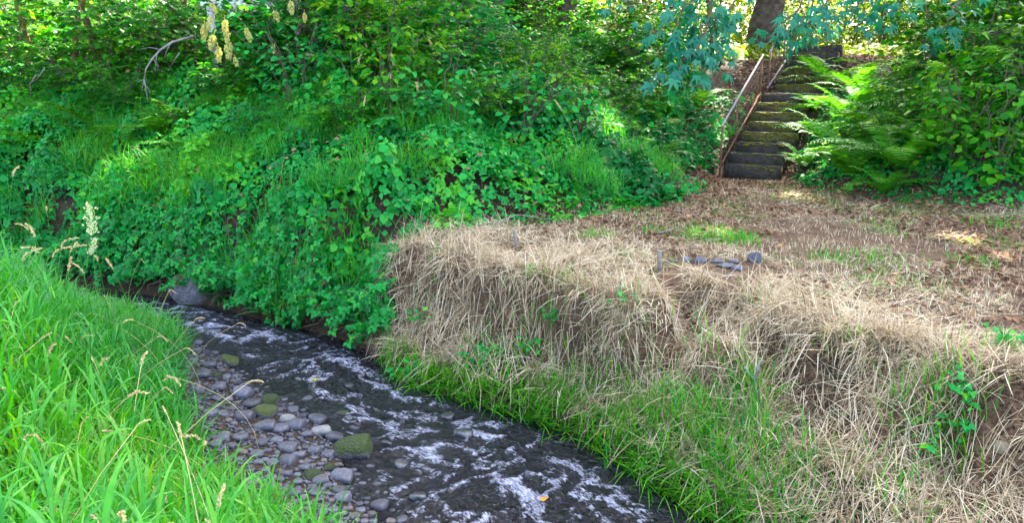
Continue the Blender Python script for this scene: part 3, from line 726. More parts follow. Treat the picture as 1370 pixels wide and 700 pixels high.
# thin bare stems in the thicket
for px, w, Y in ((1186, .05, 19.6), (1178, .035, 19.4), (1192, .03, 19.8), (1075, .03, 18.7), (952, .05, 16.6), (966, .03, 16.2), (128, .07, 13.2), (84, .06, 12.6), (45, .05, 12.8)):
    p = aty(np.array(px), np.array(60), Y); b = np.array([p[0], p[1], float(H(p[0], p[1]))-.1]); ln = np.array([rng.normal(0, .35), rng.normal(0, .2), rng.uniform(3.2, 4.5)])
    q = b+ln*np.linspace(0, 1, 7)[:, None]; q[1:-1] += rng.normal(0, .05, (5, 3)); V, F = tube(q-b, np.linspace(w, w*.4, 7), 7)
    o = link('sapling', mesh_np('sapling', V, F, M['bark_moss'], np.zeros(len(V)), True), None, tuple(b))
    back = Y > 16; tag(o, 'thin bare sapling stem in the thicket beyond the stairs' if back else 'thin mossy sapling stem on the shaded slope over the creek', 'sapling', 'saplings beyond the stairs' if back else 'saplings on the shaded slope')

# ------------------------------------------------------------------ overhanging maple boughs: every leaf its own piece
LEAFM = []
for k in range(4):
    V, F = MAP; V = V.copy(); V[:, 2] -= rng.uniform(.0, .22)*(V[:, 0]**2); V[:, 2] += rng.uniform(.05, .25)*np.abs(V[:, 1])*(1 if k % 2 else -1)
    LEAFM.append(mesh_np('leaf', V, F, M['maple'], np.full(len(V), (k+.5)/4)))
def bough(start, pts_px, Y, label, nper, size):
    root = empty('maple_bough', tuple(start)); tag(root, label, 'bough', None); off = np.array(start)
    main = MB()
    for path in pts_px:
        q = np.array([start]+[aty(np.array(a), np.array(b), Y+dy) for a, b, dy in path]); q = np.array([*(q)])
        # densify
        t = np.linspace(0, len(q)-1, 4*len(q)); j = np.minimum(t.astype(int), len(q)-2); f = (t-j)[:, None]; qq = q[j]*(1-f)+q[j+1]*f
        qq[1:-1] += rng.normal(0, .03, (len(qq)-2, 3)); V, F = tube(qq-off, np.linspace(.022, .005, len(qq)), 5)
        br = link('branch', mesh_np('branch', V, F, M['twig'], np.zeros(len(V)), True), root)
        k0 = 4
        for i in range(nper):
            u = rng.uniform(k0, len(qq)-1.01); ii = int(u); p = qq[ii]+(qq[ii+1]-qq[ii])*(u-ii)
            a = rng.uniform(0, 6.28); p = p+np.array([math.cos(a)*rng.uniform(.05, .42), math.sin(a)*rng.uniform(.05, .35), rng.uniform(-.28, .10)])
            o = link('leaf', LEAFM[rng.integers(4)], br); o.location = tuple(p-off)
            # tip points outwards and down
            d = Vector((math.cos(a)*.7, math.sin(a)*.7-.25, -rng.uniform(.25, 1.0))).normalized(); nrm = Vector((rng.normal(0, .3), -.45+rng.normal(0, .3), 1)).normalized()
            y = nrm.cross(d).normalized(); z = d.cross(y); o.rotation_euler = Matrix((d, y, z)).transposed().to_euler()
            s = size*rng.uniform(.7, 1.2); o.scale = (s, s, s)
bough((3.2, 12.3, 5.4), [[(960, -20, -.8), (940, 45, -1.3), (925, 85, -1.6)], [(985, -5, -.6), (950, 40, -.9), (965, 82, -1.2)], [(930, -15, -.9), (905, 25, -1.2), (898, 60, -1.4)], [(950, 10, -1.0), (935, 60, -1.5), (905, 92, -1.7)]],
      11.6, 'blue green maple bough hanging low in front of the ferns by the handrail', 46, .15)
bough((5.6, 12.6, 5.2), [[(1080, -10, -.5), (1055, 30, -.8), (1036, 62, -1.0)], [(1110, 0, -.5), (1085, 25, -.7), (1060, 40, -.9)]],
      11.8, 'blue green maple bough dangling over the top of the stairs', 36, .145)
bough((7.4, 12.6, 5.2), [[(1190, -15, -.5), (1150, 8, -.8), (1115, 22, -1.0)], [(1210, -10, -.5), (1195, 15, -.7), (1170, 22, -.9)], [(1290, -15, -.5), (1270, 25, -.8), (1255, 42, -1.0)]],
      11.6, 'blue green maple bough across the sunlit gap beyond the stairs', 32, .13)
bough((.6, 11.0, 4.9), [[(800, -20, -.4), (820, 0, -.6), (870, 5, -.8)]], 10.8, 'short maple bough at the edge of the dark gap left of the stairs', 18, .10)

# ------------------------------------------------------------------ shrubs with leaves big enough to pick apart
LEAFB = {}
for nm, mt in (('shrub_blue', 'shrub_blue'), ('shrub', 'shrub')):
    LEAFB[nm] = []
    for k in range(4):
        T = (RND, IVY, RND, OV)[k]; LEAFB[nm].append(mesh_np('leaf', T[0], T[1], M[mt], np.full(len(T[0]), .25+.2*k)))
def big_leaf_shrub(p, h, rad, nleaf, size, mat, label, name='broad_leaved_shrub', face=(-.0, -1)):
    root = empty(name, tuple(p)); tag(root, label, 'shrub', None); n = 0
    for s in range(8):
        a = rng.uniform(0, 6.28); sp = rad*rng.uniform(.3, 1); e = np.array([math.cos(a)*sp, math.sin(a)*sp*.7+face[1]*.25, h*rng.uniform(.55, 1)])
        t = np.linspace(0, 1, 7)[:, None]; q = e*t; q[:, :2] = e[:2]*t**1.5; q[1:-1] += rng.normal(0, .03, (5, 3)); q[0, 2] = -.15
        V, F = tube(q, np.linspace(.008, .003, 7), 5); br = link('stem', mesh_np('stem', V, F, M['twig'], np.zeros(len(V)), True), root)
        for i in range(nleaf//8):
            u = rng.uniform(.7, 5.99); ii = int(u); c = q[ii]+(q[ii+1]-q[ii])*(u-ii)
            aa = rng.uniform(0, 6.28); dd = np.array([math.cos(aa), math.sin(aa)-.25, rng.uniform(-.4, .25)]); dd /= np.linalg.norm(dd)
            c = c+dd*rng.uniform(.04, .30)*rad/.6
            o = link('leaf', LEAFB[mat][rng.integers(4)], br); o.location = tuple(c)
            d = Vector((dd[0], dd[1], dd[2]-.35)).normalized(); nrm = Vector((rng.normal(0, .25), -.3+rng.normal(0, .25), 1)).normalized(); y = nrm.cross(d).normalized(); z = d.cross(y)
            o.rotation_euler = Matrix((d, y, z)).transposed().to_euler(); s_ = size*rng.uniform(.7, 1.25); o.scale = (s_, s_, s_)
for px, py, h, rad, n, sz, mt, lb in (
    (600, 190, 1.2, .85, 136, .10, 'shrub_blue', 'bushy blue green shrub directly above the ivy mound'),
    (700, 200, 1.25, .9, 144, .10, 'shrub_blue', 'blue green shrub beside the dark hollow, above the dry terrace'),
    (780, 205, 1.1, .8, 128, .10, 'shrub_blue', 'low blue green shrub nearest the dark ferns by the handrail'),
    (520, 180, 1.2, .85, 128, .095, 'shrub', 'bright green shrub below the grey trunk'),
    (400, 170, 1.3, .8, 128, .085, 'shrub_blue', 'upright blue green shrub between the grey trunk and yellow plumes'),
    (1330, 250, 1.7, .95, 160, .12, 'shrub', 'broad leaved shrub at the shaded foot of the slope, farthest from the stairs'),
    (1270, 225, 1.5, .85, 144, .115, 'shrub', 'broad leaved shrub next to the ferns beside the stairs'),
    (1300, 160, 1.8, .95, 160, .12, 'shrub', 'tall broad leaved shrub higher up the slope behind the ferns'),
    (890, 265, .45, .4, 72, .085, 'shrub_blue', 'small leafy plant on the terrace edge beside the stair path')):
    big_leaf_shrub(hit(px, py), h, rad, n, sz, mt, lb)

# yellow plumed shrub
def plume_mesh():
    mb = MB(); n = 170; t = rng.random(n)**.8; a = rng.uniform(0, 6.28, n); r = .5*np.sin(np.pi*np.clip(t*.85+.1, 0, 1))*rng.uniform(.3, 1, n)*.42
    P = np.stack([np.cos(a)*r, np.sin(a)*r, -t], -1); d = unit(np.stack([np.cos(a), np.sin(a), -np.ones(n)*1.2], -1)); inst(OV, P, d, unit(rng.normal(0, 1, (n, 3))), .16*rng.uniform(.6, 1.2, n), None, mb)
    V, F = tube(np.array([[0, 0, .25], [0, 0, -.4], [.03, 0, -.95]]), .015, 4); mb.add(V, F); return mb.mesh('flower_plume', M['plume'])
PLM = [plume_mesh() for _ in range(3)]
pr = P_SHR[0]; pb = hit(330, 150)
plum = place(pr, True, pb, 0.4, 1.25, 'shrub hung with drooping cream yellow flower plumes above the creek', None)
if 'group' in plum: del plum['group']
plum.name = 'plumed_shrub'; plum.rotation_euler = (0, 0, 0); plum.scale = (1, 1, 1); plum.location.z -= .3
for zx, zy, w in ((140, 60, 14), (150, 190, 17), (95, 260, 19), (185, 355, 20), (220, 470, 19), (285, 215, 18), (305, 300, 17), (320, 420, 22), (480, 295, 15), (375, 570, 12), (740, 130, 15), (900, 40, 16), (1030, 150, 12), (735, 450, 11), (510, 340, 12)):
    p = aty(np.array(260+zx/7), np.array(zy/7-6), float(pb[1])-1.0); o = link('flower_plume', PLM[rng.integers(3)], plum); o.location = tuple(p-pb+np.array([0, 0, .3])); s = w/FPX*p[1]; o.scale = (s, s, s); o.rotation_euler = (rng.normal(0, .15), rng.normal(0, .2), rng.uniform(0, 6))

# dead grey branch
def dead_branch():
    Y = 9.6; main = [(258, 48, .5), (230, 56, 0), (215, 66, -.1), (204, 78, -.15), (195, 92, -.2), (193, 106, -.2), (198, 136, -.2)]
    q = np.array([aty(np.array(a), np.array(b), Y+c) for a, b, c in main]); b = q[0]; root = empty('dead_branch', tuple(b)); tag(root, 'bare pale grey dead branch arching out of the shrubs', 'branch')
    def add(pp, r0, r1):
        V, F = tube(np.array(pp)-b, np.linspace(r0, r1, len(pp)), 5); link('twig', mesh_np('twig', V, F, M['dead'], np.zeros(len(V)), True), root)
    add(q, .016, .005)
    for c in ([(215, 66), (200, 63), (186, 66)], [(210, 72), (208, 90), (207, 100)], [(204, 78), (212, 88), (209, 98)], [(193, 106), (187, 108), (182, 112)], [(193, 106), (190, 118), (191, 124)], [(228, 57), (222, 70), (219, 80)], [(240, 70), (232, 82), (226, 92)], [(196, 115), (201, 122), (200, 132)], [(48, 100), (40, 112), (42, 135)], [(60, 90), (50, 105), (38, 112)]):
        add(np.array([aty(np.array(x), np.array(y), Y-.15+.05*i) for i, (x, y) in enumerate(c)]), .006, .002)
dead_branch()

# ------------------------------------------------------------------ picket railing and house glimpsed at the top
def picket():
    a = aty(np.array(278), np.array(6), 12.6); x0 = a[0]; z0 = 3.40
    root = empty('picket_fence', (x0, 12.6, float(H(x0, 12.6)))); tag(root, 'whitewashed picket railing glimpsed above the plumed shrub', 'fence'); off = np.array(root.location)
    for k in range(14):
        V, F = box(.05, .022, .95, (x0+k*.105-off[0], 0, z0+.45-off[2]+rng.normal(0, .01)), .004); link('picket', mesh_np('picket', V, F, M['white'], np.zeros(len(V))), root)
    for z in (z0+.10, z0+.78):
        V, F = box(1.6, .04, .07, (x0+.68-off[0], .034, z-off[2]), .006); link('rail', mesh_np('rail', V, F, M['white'], np.zeros(len(V))), root)
    for k in (0, 1):
        V, F = box(.09, .09, z0+1.0-off[2]+.2, (x0+k*1.36-off[0], .10, (z0+1.0-off[2]-.2)/2), .006); link('post', mesh_np('post', V, F, M['white'], np.zeros(len(V))), root)
picket()
def house():
    Y = 22.5; x0 = aty(np.array(640), np.array(5), Y)[0]; x1 = aty(np.array(772), np.array(5), Y)[0]+.0; z0 = float(H(x0, Y))-.1; W = x1-x0; Dp = 4.0; Hh = 3.3
    root = empty('house', ((x0+x1)/2, Y, z0)); tag(root, 'pale boarded house glimpsed between trunks above the slope', 'house')
    V, F = box(W-.06, Dp-.06, Hh-.05, (0, Dp/2, Hh/2)); link('wall', mesh_np('wall', V, F, M['board'], np.zeros(len(V))), root)
    bv = box(W-.12, .03, .205, (0, 0, 0), .004); bme = mesh_np('board', bv[0], bv[1], M['board'], np.zeros(len(bv[0])))
    for k in range(16):
        o = link('board', bme, root); o.location = (0, .018, .1+k*.2); o.rotation_euler = (-.06, 0, 0)
    for s in (-1, 1):
        V, F = box(.11, .10, Hh, (s*(W/2-.03), .02, Hh/2), .005); link('corner_trim', mesh_np('corner_trim', V, F, M['white'], np.zeros(len(V))), root)
    V, F = box(.8, .06, 1.0, (-.3, -.01, 1.75), .01); wf = link('window', mesh_np('window', V, F, M['white'], np.zeros(len(V))), root)
    V, F = box(.64, .02, .84, (-.3, -.045, 1.75)); link('pane', mesh_np('pane', V, F, M['stone_wet'], np.zeros(len(V))), wf)
    V = np.array([[-W/2-.3, -.4, Hh-.15], [W/2+.3, -.4, Hh-.15], [W/2+.3, Dp/2, Hh+1.1], [-W/2-.3, Dp/2, Hh+1.1], [-W/2-.3, Dp+.4, Hh-.15], [W/2+.3, Dp+.4, Hh-.15]]); F = np.array([[0, 1, 2], [0, 2, 3], [3, 2, 5], [3, 5, 4]])
    V = np.vstack([V, V+np.array([0, 0, .12])]); F = np.vstack([F, F+6, [[0, 1, 7], [0, 7, 6], [4, 10, 11], [4, 11, 5], [0, 6, 9], [0, 9, 3], [3, 9, 10], [3, 10, 4], [1, 2, 8], [1, 8, 7], [2, 5, 11], [2, 11, 8]]])
    link('roof', mesh_np('roof', V, F, M['roof'], np.zeros(len(V))), root)
house()

# ------------------------------------------------------------------ grass and ground cover (uncountable)
def scat(n, xr, yr, f):
    x = rng.uniform(*xr, n); y = rng.uniform(*yr, n); k = f(x, y); return x[k], y[k]
def vis(x, y, z, m=60):
    a, b, d = proj(np.stack([x, y, z], -1)); return (d > .4) & (a > -m) & (a < 1370+m) & (b > -m) & (b < 700+m*3)

# tall reed grass on the near bank: stems carrying arching leaves
def near_grass():
    mb = MB(); db = MB()
    bar = lambda x: .5 + .3*ss(-1, -1.8, x)*(1-ss(-2.0, -3.0, x)) - .25*ss(-2.4, -3.4, x)
    f = lambda x, y: (DL(x, y) > bar(x)+.06-.22*ss(4.6, 6.2, y)+.3*(fbm(x*2, y*2, 2, 8)-.5)) & vis(x, y, H(x, y)+.5, 420) & (np.hypot(x, y) > 1.35)
    x, y = scat(26000, (-8, .6), (.9, 9.0), f)
    n = len(x); dl = DL(x, y); clump = fbm(x*1.3, y*1.3, 3, 12)
    h = (.20+.50*ss(.5, 1.9, dl)-.14*ss(4.8, 6.4, y))*(.72+.55*clump)*rng.uniform(.75, 1.2, n)
    az = rng.normal(-.35, 1.5, n); tl = np.abs(rng.normal(.12, .14, n))
    base = np.stack([x, y, H(x, y)-.02], -1); hue = np.clip(fbm(x*.9, y*.9, 3, 4)*1.3-.25+.10*ss(-1.5, -3.2, x), 0, 1)
    hd = np.stack([np.cos(az), np.sin(az), 0*az], -1)
    up = hd*np.sin(tl)[:, None]+np.array([0, 0, 1])*np.cos(tl)[:, None]
    blades(base, az, tl, h*1.05, np.full(n, .005), np.full(n, .12), 3, np.clip(hue+rng.normal(0, .1, n), 0, 1), mb)
    for lv, (f0, L0) in enumerate(((.25, .30), (.5, .30), (.72, .27), (.92, .22))):
        b = base+up*(h*(f0+rng.normal(0, .06, n)))[:, None]
        a2 = az+lv*2.6+rng.normal(0, .7, n)
        blades(b, a2, rng.uniform(.12, .55, n), L0*rng.uniform(.6, 1.35, n), rng.uniform(.007, .019, n), rng.uniform(.4, 2.2, n), 5, np.clip(hue+rng.normal(.0, .2, n), 0, 1), mb)
    m = rng.random(n) < .10
    blades(base[m], az[m]+1, np.abs(rng.normal(.5, .3, m.sum())), h[m]*.9, rng.uniform(.004, .008, m.sum()), rng.uniform(.3, 1.6, m.sum()), 5, rng.uniform(.2, .7, m.sum()), db)
    o = link('dead_blades', db.mesh('dead_blades', M['straw'])); tag(o, 'dead straw blades tangled in the reed grass of the near bank', 'grass', kind='stuff')
    o = link('tall_grass', mb.mesh('tall_grass', M['grass'])); tag(o, 'lush bright green reed grass covering the near bank', 'grass', kind='stuff')
near_grass()

# straw: hanging over the bank lip, tufts on the slope, and cut hay lying on the terrace
CLEAR = [hit(a, b) for a, b in ((882, 367), (691, 337), (976, 374), (893, 349), (904, 350), (920, 350), (938, 351), (962, 352), (985, 352), (972, 358), (990, 360), (1011, 352))]
BARE = [((hit(1352, 545))[:2], .19), (hit(1110, 495)[:2], .10), (hit(1030, 500)[:2], .09)]
def straw():
    mb = MB()
    def lim(x, y):
        k = DB(x, y) < .15+.5*(fbm(x*1.5, y*1.5, 3, 61)-.5)
        for c in CLEAR: k &= ~((np.abs(x-c[0]) < .13) & (y < c[1]+.05) & (y > c[1]-.42))
        for (a, b), q in BARE: k &= np.hypot((x-a)*1.0, (y-b)*1.6)+.12*(fbm(x*5, y*5, 2, 3)-.5) > q*np.where(rng.random(len(x)) < .25, 0, 1)
        return k
    # tufts flopping down the bank
    f = lambda x, y: (DR(x, y) > .12) & (DR(x, y) < 1.35) & lim(x, y) & (x > -1.45+.5*fbm(x*2, y*2, 2, 2)) & vis(x, y, H(x, y)+.1, 230) & (fbm(x*2.6, y*2.6, 3, 88) > .36)
    tx, ty = scat(2600, (-1.7, 4.2), (2.4, 8.0), f); m = len(tx); per = 38
    tn = gnormal(tx, ty); taz = np.arctan2(tn[:, 1], tn[:, 0])+rng.normal(0, .9, m); tL = rng.uniform(.5, 1.3, m); tv = rng.normal(.45, .16, m)
    g = np.repeat(np.arange(m), per); n = len(g); x = tx[g]+rng.normal(0, .035, n); y = ty[g]+rng.normal(0, .035, n)
    st = 1-tn[g, 2]; tl = np.clip(.30+1.0*ss(.02, .35, st)+rng.normal(0, .45, n), .05, 2.2)
    blades(np.stack([x, y, H(x, y)+rng.uniform(-.01, .04, n)], -1), taz[g]+rng.normal(0, .75, n), tl, rng.uniform(.08, .30, n)*tL[g]*(.5+.6*ss(.02, .3, st)), rng.uniform(.0017, .0062, n), rng.uniform(.2, 1.5, n), 4, np.clip(tv[g]+rng.normal(0, .15, n), 0, .9), mb)
    f = lambda x, y: (H(x, y) > .62) & (DR(x, y) > .25) & (DR(x, y) < 1.5) & (gnormal(x, y)[:, 2] < .93) & lim(x, y) & (x > -1.35) & (fbm(x*2.3+4, y*2.3, 3, 92) > .50)
    tx, ty = scat(900, (-1.5, 4.2), (2.6, 7.4), f); tx, ty = tx[:80], ty[:80]; m = len(tx); per = 210
    tn = gnormal(tx, ty); ta = np.arctan2(tn[:, 1], tn[:, 0]); g = np.repeat(np.arange(m), per); n = len(g); a = rng.uniform(0, 6.28, n); q = np.sqrt(rng.random(n))*.10; sc = rng.uniform(.7, 1.4, m)[g]
    x = tx[g]+np.cos(a)*q*sc; y = ty[g]+np.sin(a)*q*sc; aa = np.where(rng.random(n) < .65, ta[g]+rng.normal(0, .6, n), a)
    blades(np.stack([x, y, H(x, y)], -1), aa, np.abs(rng.normal(.6, .45, n)), rng.uniform(.06, .24, n)*sc, rng.uniform(.0017, .0062, n), rng.uniform(.9, 2.1, n), 5, np.clip(rng.normal(.42, .14, m)[g]+rng.normal(0, .14, n), 0, .9), mb)
    # loose hay lying about, any direction
    f = lambda x, y: (DR(x, y) > .08) & lim(x, y) & (x > -1.3) & vis(x, y, H(x, y), 230) & (fbm(x*2.2, y*2.2, 3, 27)+.30*(DR(x, y) < 1.6) > .5)
    x, y = scat(170000, (-1.5, 7.5), (2.4, 11.5), f); kk = rng.random(len(x)) < 1-.78*ss(1.2, 3.4, DR(x, y)); x, y = x[kk], y[kk]; n = len(x); nn = gnormal(x, y); az = rng.uniform(0, 6.283, n); near = DR(x, y) < 1.6
    hdx, hdy = np.cos(az), np.sin(az); slope = -(nn[:, 0]*hdx+nn[:, 1]*hdy)/nn[:, 2]
    tl = np.pi/2-np.arctan(slope)-np.abs(rng.normal(.10, .20, n))
    blades(np.stack([x, y, H(x, y)+rng.uniform(.004, .05, n)*np.where(near, 1.6, .4)], -1), az, tl, rng.uniform(.06, .24, n)*np.where(near, 1.5, .8), rng.uniform(.0015, .0058, n), rng.normal(.2, .45, n), 4, np.clip(rng.normal(.55, .2, n), 0, .92), mb)
    # short cropped stubble
    f = lambda x, y: (DR(x, y) > .5) & lim(x, y) & vis(x, y, H(x, y), 230) & (fbm(x*1.1+5, y*1.1, 3, 37) > .42)
    x, y = scat(60000, (-1.2, 7.5), (3.5, 11.5), f); kk = rng.random(len(x)) < 1-.6*ss(2, 4.5, DR(x, y)); x, y = x[kk], y[kk]; n = len(x)
    blades(np.stack([x, y, H(x, y)-.01], -1), rng.uniform(0, 6.28, n), np.abs(rng.normal(.5, .35, n)), rng.uniform(.03, .10, n), rng.uniform(.003, .006, n), rng.uniform(.1, .8, n), 3, np.where(rng.random(n) < .35, 1.0, rng.uniform(.3, .8, n)), mb)
    o = link('dry_grass', mb.mesh('dry_grass', M['straw'])); tag(o, 'pale straw and mown dry grass over the terrace and its bank', 'dry grass', kind='stuff')
straw()

def bank_green():
    mb = MB()
    # green fringe trailing along the foot of the bank
    f = lambda x, y: (DR(x, y) > -.02) & (DR(x, y) < .12+.44*ss(-.2, .9, x)*(1-ss(1.0, 1.6, x))*fbm(x*1.4+7, y*1.4, 2, 19)*1.6) & (x > -1.15) & vis(x, y, H(x, y), 230)
    x, y = scat(60000, (-1.3, 2.6), (2.3, 6.4), f); n = len(x); az = rng.normal(-.75, .7, n)
    blades(np.stack([x, y, np.maximum(H(x, y), .0)], -1), az, np.abs(rng.normal(.8, .4, n)), rng.uniform(.10, .34, n), rng.uniform(.005, .011, n), rng.uniform(.4, 1.1, n), 5, np.clip(rng.normal(.58, .2, n), 0, .95), mb)
    f = lambda x, y: (DR(x, y) > -.03) & (DR(x, y) < .14) & (x > -1.1) & (x < 1.3)
    x, y = scat(9000, (-1.3, 1.6), (3.0, 6.4), f); n = len(x)
    blades(np.stack([x, y, np.maximum(H(x, y), .01)+.02], -1), rng.normal(-.9, .5, n), rng.uniform(1.0, 1.45, n), rng.uniform(.2, .5, n), rng.uniform(.005, .010, n), rng.uniform(.05, .4, n), 5, np.clip(rng.normal(.68, .15, n), 0, 1), mb)
    # scattered green tufts on the slope and terrace
    for cx, cy, r, k, L in ((1250, 540, .14, 90, .26), (1230, 580, .16, 70, .22), (1000, 520, .16, 120, .22), (640, 490, .18, 160, .2), (1280, 600, .12, 60, .2), (1080, 650, .2, 140, .16), (1180, 670, .25, 160, .18), (960, 600, .3, 500, .3), (880, 570, .25, 420, .26), (1010, 655, .25, 300, .26),
                            (945, 318, .28, 420, .10), (985, 322, .2, 300, .10), (800, 318, .2, 200, .09), (830, 345, .16, 120, .09), (1160, 350, .3, 260, .07), (1110, 345, .15, 120, .07), (870, 310, .15, 120, .08), (1200, 380, .4, 350, .06), (1090, 400, .4, 260, .06), (1300, 350, .2, 130, .08), (1330, 300, .3, 200, .08), (1010, 420, .1, 70, .12), (1180, 300, .3, 180, .06), (740, 400, .15, 80, .15), (840, 430, .15, 70, .2), (570, 400, .15, 80, .15), (1340, 470, .15, 100, .15), (1140, 470, .12, 60, .12), (700, 470, .2, 150, .2), (760, 520, .2, 180, .22)):
        c = hit(cx, cy); xx = c[0]+rng.normal(0, r*.6, k); yy = c[1]+rng.normal(0, r*.6, k)
        blades(np.stack([xx, yy, H(xx, yy)-.005], -1), rng.uniform(0, 6.28, k), np.abs(rng.normal(.3, .3, k)), L*rng.uniform(.5, 1.3, k), rng.uniform(.004, .010, k)*(1 if L > .12 else .7), rng.uniform(.2, 1.2, k), 4, np.clip(rng.normal(.5, .25, k), 0, 1), mb)
    f = lambda x, y: (DR(x, y) > .9) & (DB(x, y) < .2) & (x > -.8) & vis(x, y, H(x, y), 230) & (fbm(x*1.6+2, y*1.6, 4, 47) > .56)
    x, y = scat(60000, (-1, 7.5), (3.6, 11.5), f); n = len(x)
    blades(np.stack([x, y, H(x, y)-.005], -1), rng.uniform(0, 6.28, n), np.abs(rng.normal(.4, .35, n)), rng.uniform(.02, .075, n), rng.uniform(.003, .006, n), rng.uniform(.2, 1.2, n), 3, np.clip(rng.normal(.6, .25, n), 0, 1), mb)
    o = link('green_grass', mb.mesh('green_grass', M['bankgrass'])); tag(o, 'green grass along the foot of the dry bank and in tufts on it', 'grass', kind='stuff')
bank_green()

def mound():
    lb, gb = MB(), MB()
    clump = lambda x, y: fbm(x*2.4, y*2.4, 3, 51)
    edge = lambda x, y: DB(x, y) - .35*(fbm(x*1.7, y*1.7, 3, 63)-.5)
    # leaves on the hummocky surface of the ground cover
    f = lambda x, y: (((edge(x, y) > -.1) & (DB(x, y) < 3.4)) | ((DR(x, y) > .1) & (x < -1.5+.9*fbm(x*2.2, y*2.2, 3, 6)**1.3) & (DB(x, y) < 3))) & vis(x, y, H(x, y)+.2, 230) & ~((np.abs((x-ST0[0])*ST_N[0]+(y-ST0[1])*ST_N[1]) < .62) & (y > 10.6))
    x, y = scat(210000, (-9, 12), (5.5, 14.5), f)
    k = rng.random(len(x)) < np.where(DB(x, y) > 2.2, .34, 1.0)*np.where(x > 3.2, .48, 1); x, y = x[k], y[k]; n = len(x)
    hh = .03+np.where(x > 3.2, .4, .85)*clump(x, y)**1.8*ss(-.15, .5, DB(x, y)+.55*ss(-1.25, -2.1, x)); z = H(x, y)+hh-np.abs(rng.normal(0, .09, n))
    nn = gnormal(x, y); e = .05
    cn = np.stack([-(clump(x+e, y)-clump(x-e, y))/(2*e)*.5, -(clump(x, y+e)-clump(x, y-e))/(2*e)*.5, np.zeros(n)], -1)
    nn = unit(nn+cn+rng.normal(0, .38, (n, 3))); a = rng.uniform(0, 6.28, n)
    d = np.stack([np.cos(a), np.sin(a)-.4, -.25*np.ones(n)], -1); d = d-nn*(d*nn).sum(1, keepdims=True)
    v = np.clip((fbm(x*1.6, y*1.6, 3, 14)-.5)*1.9+.45+rng.normal(0, .2, n)+np.where(x > 3, .15, 0), 0, 1)
    sp = fbm(x*1.3+20, y*1.3, 3, 55)+rng.normal(0, .05, n); s = rng.uniform(.035, .085, n)*(1+.35*ss(.5, .6, sp))
    v = np.clip(v+.28*ss(-2.6, -4.5, x)*ss(.45, .6, fbm(x*.9, y*.9, 2, 66)), 0, 1)
    m1 = sp < .5
    m2 = sp > .6; inst(RND, np.stack([x, y, z+.05], -1)[m2], d[m2], nn[m2], s[m2], v[m2], lb); m3 = ~m1 & ~m2
    inst(IVY, np.stack([x, y, z], -1)[m1], d[m1], nn[m1], s[m1], v[m1], lb); inst(TRI, np.stack([x, y, z], -1)[m3], d[m3], nn[m3], s[m3]*1.4, v[m3], lb)
    # trailing vines over the undercut bank
    vs = np.where((GXX > -7) & (GXX < -1.0) & (_G[1] > .12) & (_G[1] < .5)); sel = rng.choice(len(vs[0]), 620)
    VP = []
    for q in sel:
        x0 = GXX[vs[0][q], vs[1][q]]; y0 = GYY[vs[0][q], vs[1][q]]; nv = gnormal(np.array([x0]), np.array([y0]))[0]; o2 = unit(nv[:2]); z0 = float(H(x0, y0))+.15
        z1 = rng.uniform(.14, .6); m = rng.integers(9, 22); t = np.linspace(0, 1, m); out = rng.uniform(.05, .42)
        VP.append(np.stack([x0+o2[0]*out*np.sqrt(t)+rng.normal(0, .02, m), y0+o2[1]*out*np.sqrt(t)+rng.normal(0, .02, m), z0+(z1-z0)*t**1.6], -1))
    P = np.vstack(VP); n = len(P); a = rng.uniform(0, 6.28, n)
    inst(TRI, P, np.stack([np.cos(a)*.6, np.sin(a)*.6-.2, -.7*np.ones(n)], -1), unit(np.array([-.25, -.75, .6])+rng.normal(0, .35, (n, 3))), rng.uniform(.05, .095, n), np.clip(rng.normal(.5, .2, n), 0, 1), lb)
    o = link('ivy_cover', lb.mesh('ivy_cover', M['ivy'])); tag(o, 'dense ivy and bramble leaves covering the green mound and creek bank', 'ivy', kind='stuff')
    sb = MB()
    for q in VP[::2]:
        V, F = tube(q, .003, 3, False); sb.add(V, F)
    for _ in range(260):               # dry roots and stems under the overhang
        q = rng.integers(len(vs[0])); x0 = GXX[vs[0][q], vs[1][q]]; y0 = GYY[vs[0][q], vs[1][q]]; o2 = unit(gnormal(np.array([x0]), np.array([y0]))[0][:2]); t = np.linspace(0, 1, 6)
        pp = np.stack([x0+o2[0]*.32*t+rng.normal(0, .03, 6)+rng.normal(0, .1)*t, y0+o2[1]*.32*t+rng.normal(0, .02, 6), float(H(x0, y0))+.05+(rng.uniform(.02, .2)-float(H(x0, y0)))*t**1.3], -1); V, F = tube(pp, .005, 3, False); sb.add(V, F)
    o = link('vine_stems', sb.mesh('vine_stems', M['twig'])); tag(o, 'brown roots and vine stems hanging over the undercut bank', 'stems', kind='stuff')
    k = rng.random(len(x)) < .035; q = int(k.sum()); a = rng.uniform(0, 6.28, q); dl = MB()
    inst(OV, np.stack([x, y, z+.03], -1)[k], np.stack([np.cos(a), np.sin(a), -.3*np.ones(q)], -1), unit(np.array([0, -.4, 1.0])+rng.normal(0, .4, (q, 3))), rng.uniform(.03, .07, q), rng.uniform(.3, 1, q), dl)
    sx, sy, sz = x[k][::6], y[k][::6], z[k][::6]; q = len(sx)
    blades(np.stack([sx, sy, sz-.05], -1), rng.uniform(0, 6.28, q), rng.uniform(.3, 1.3, q), rng.uniform(.2, .5, q), np.full(q, .006), rng.uniform(.1, .6, q), 4, rng.uniform(.5, 1, q), dl)
    o = link('withered_leaves', dl.mesh('withered_leaves', M['litter'])); tag(o, 'withered brown leaves and stalks caught in the ivy mound', 'dead leaves', kind='stuff')
    # grass among the ivy
    f = lambda x, y: (((edge(x, y) > -.1) & (DB(x, y) < 2.6)) | ((DR(x, y) > .3) & (x < -1.4) & (DB(x, y) < 2.6))) & (x < 2.2) & vis(x, y, H(x, y)+.3, 230) & (fbm(x*1.1+9, y*1.1, 3, 81) > .43+.24*ss(-1.2, .4, x))
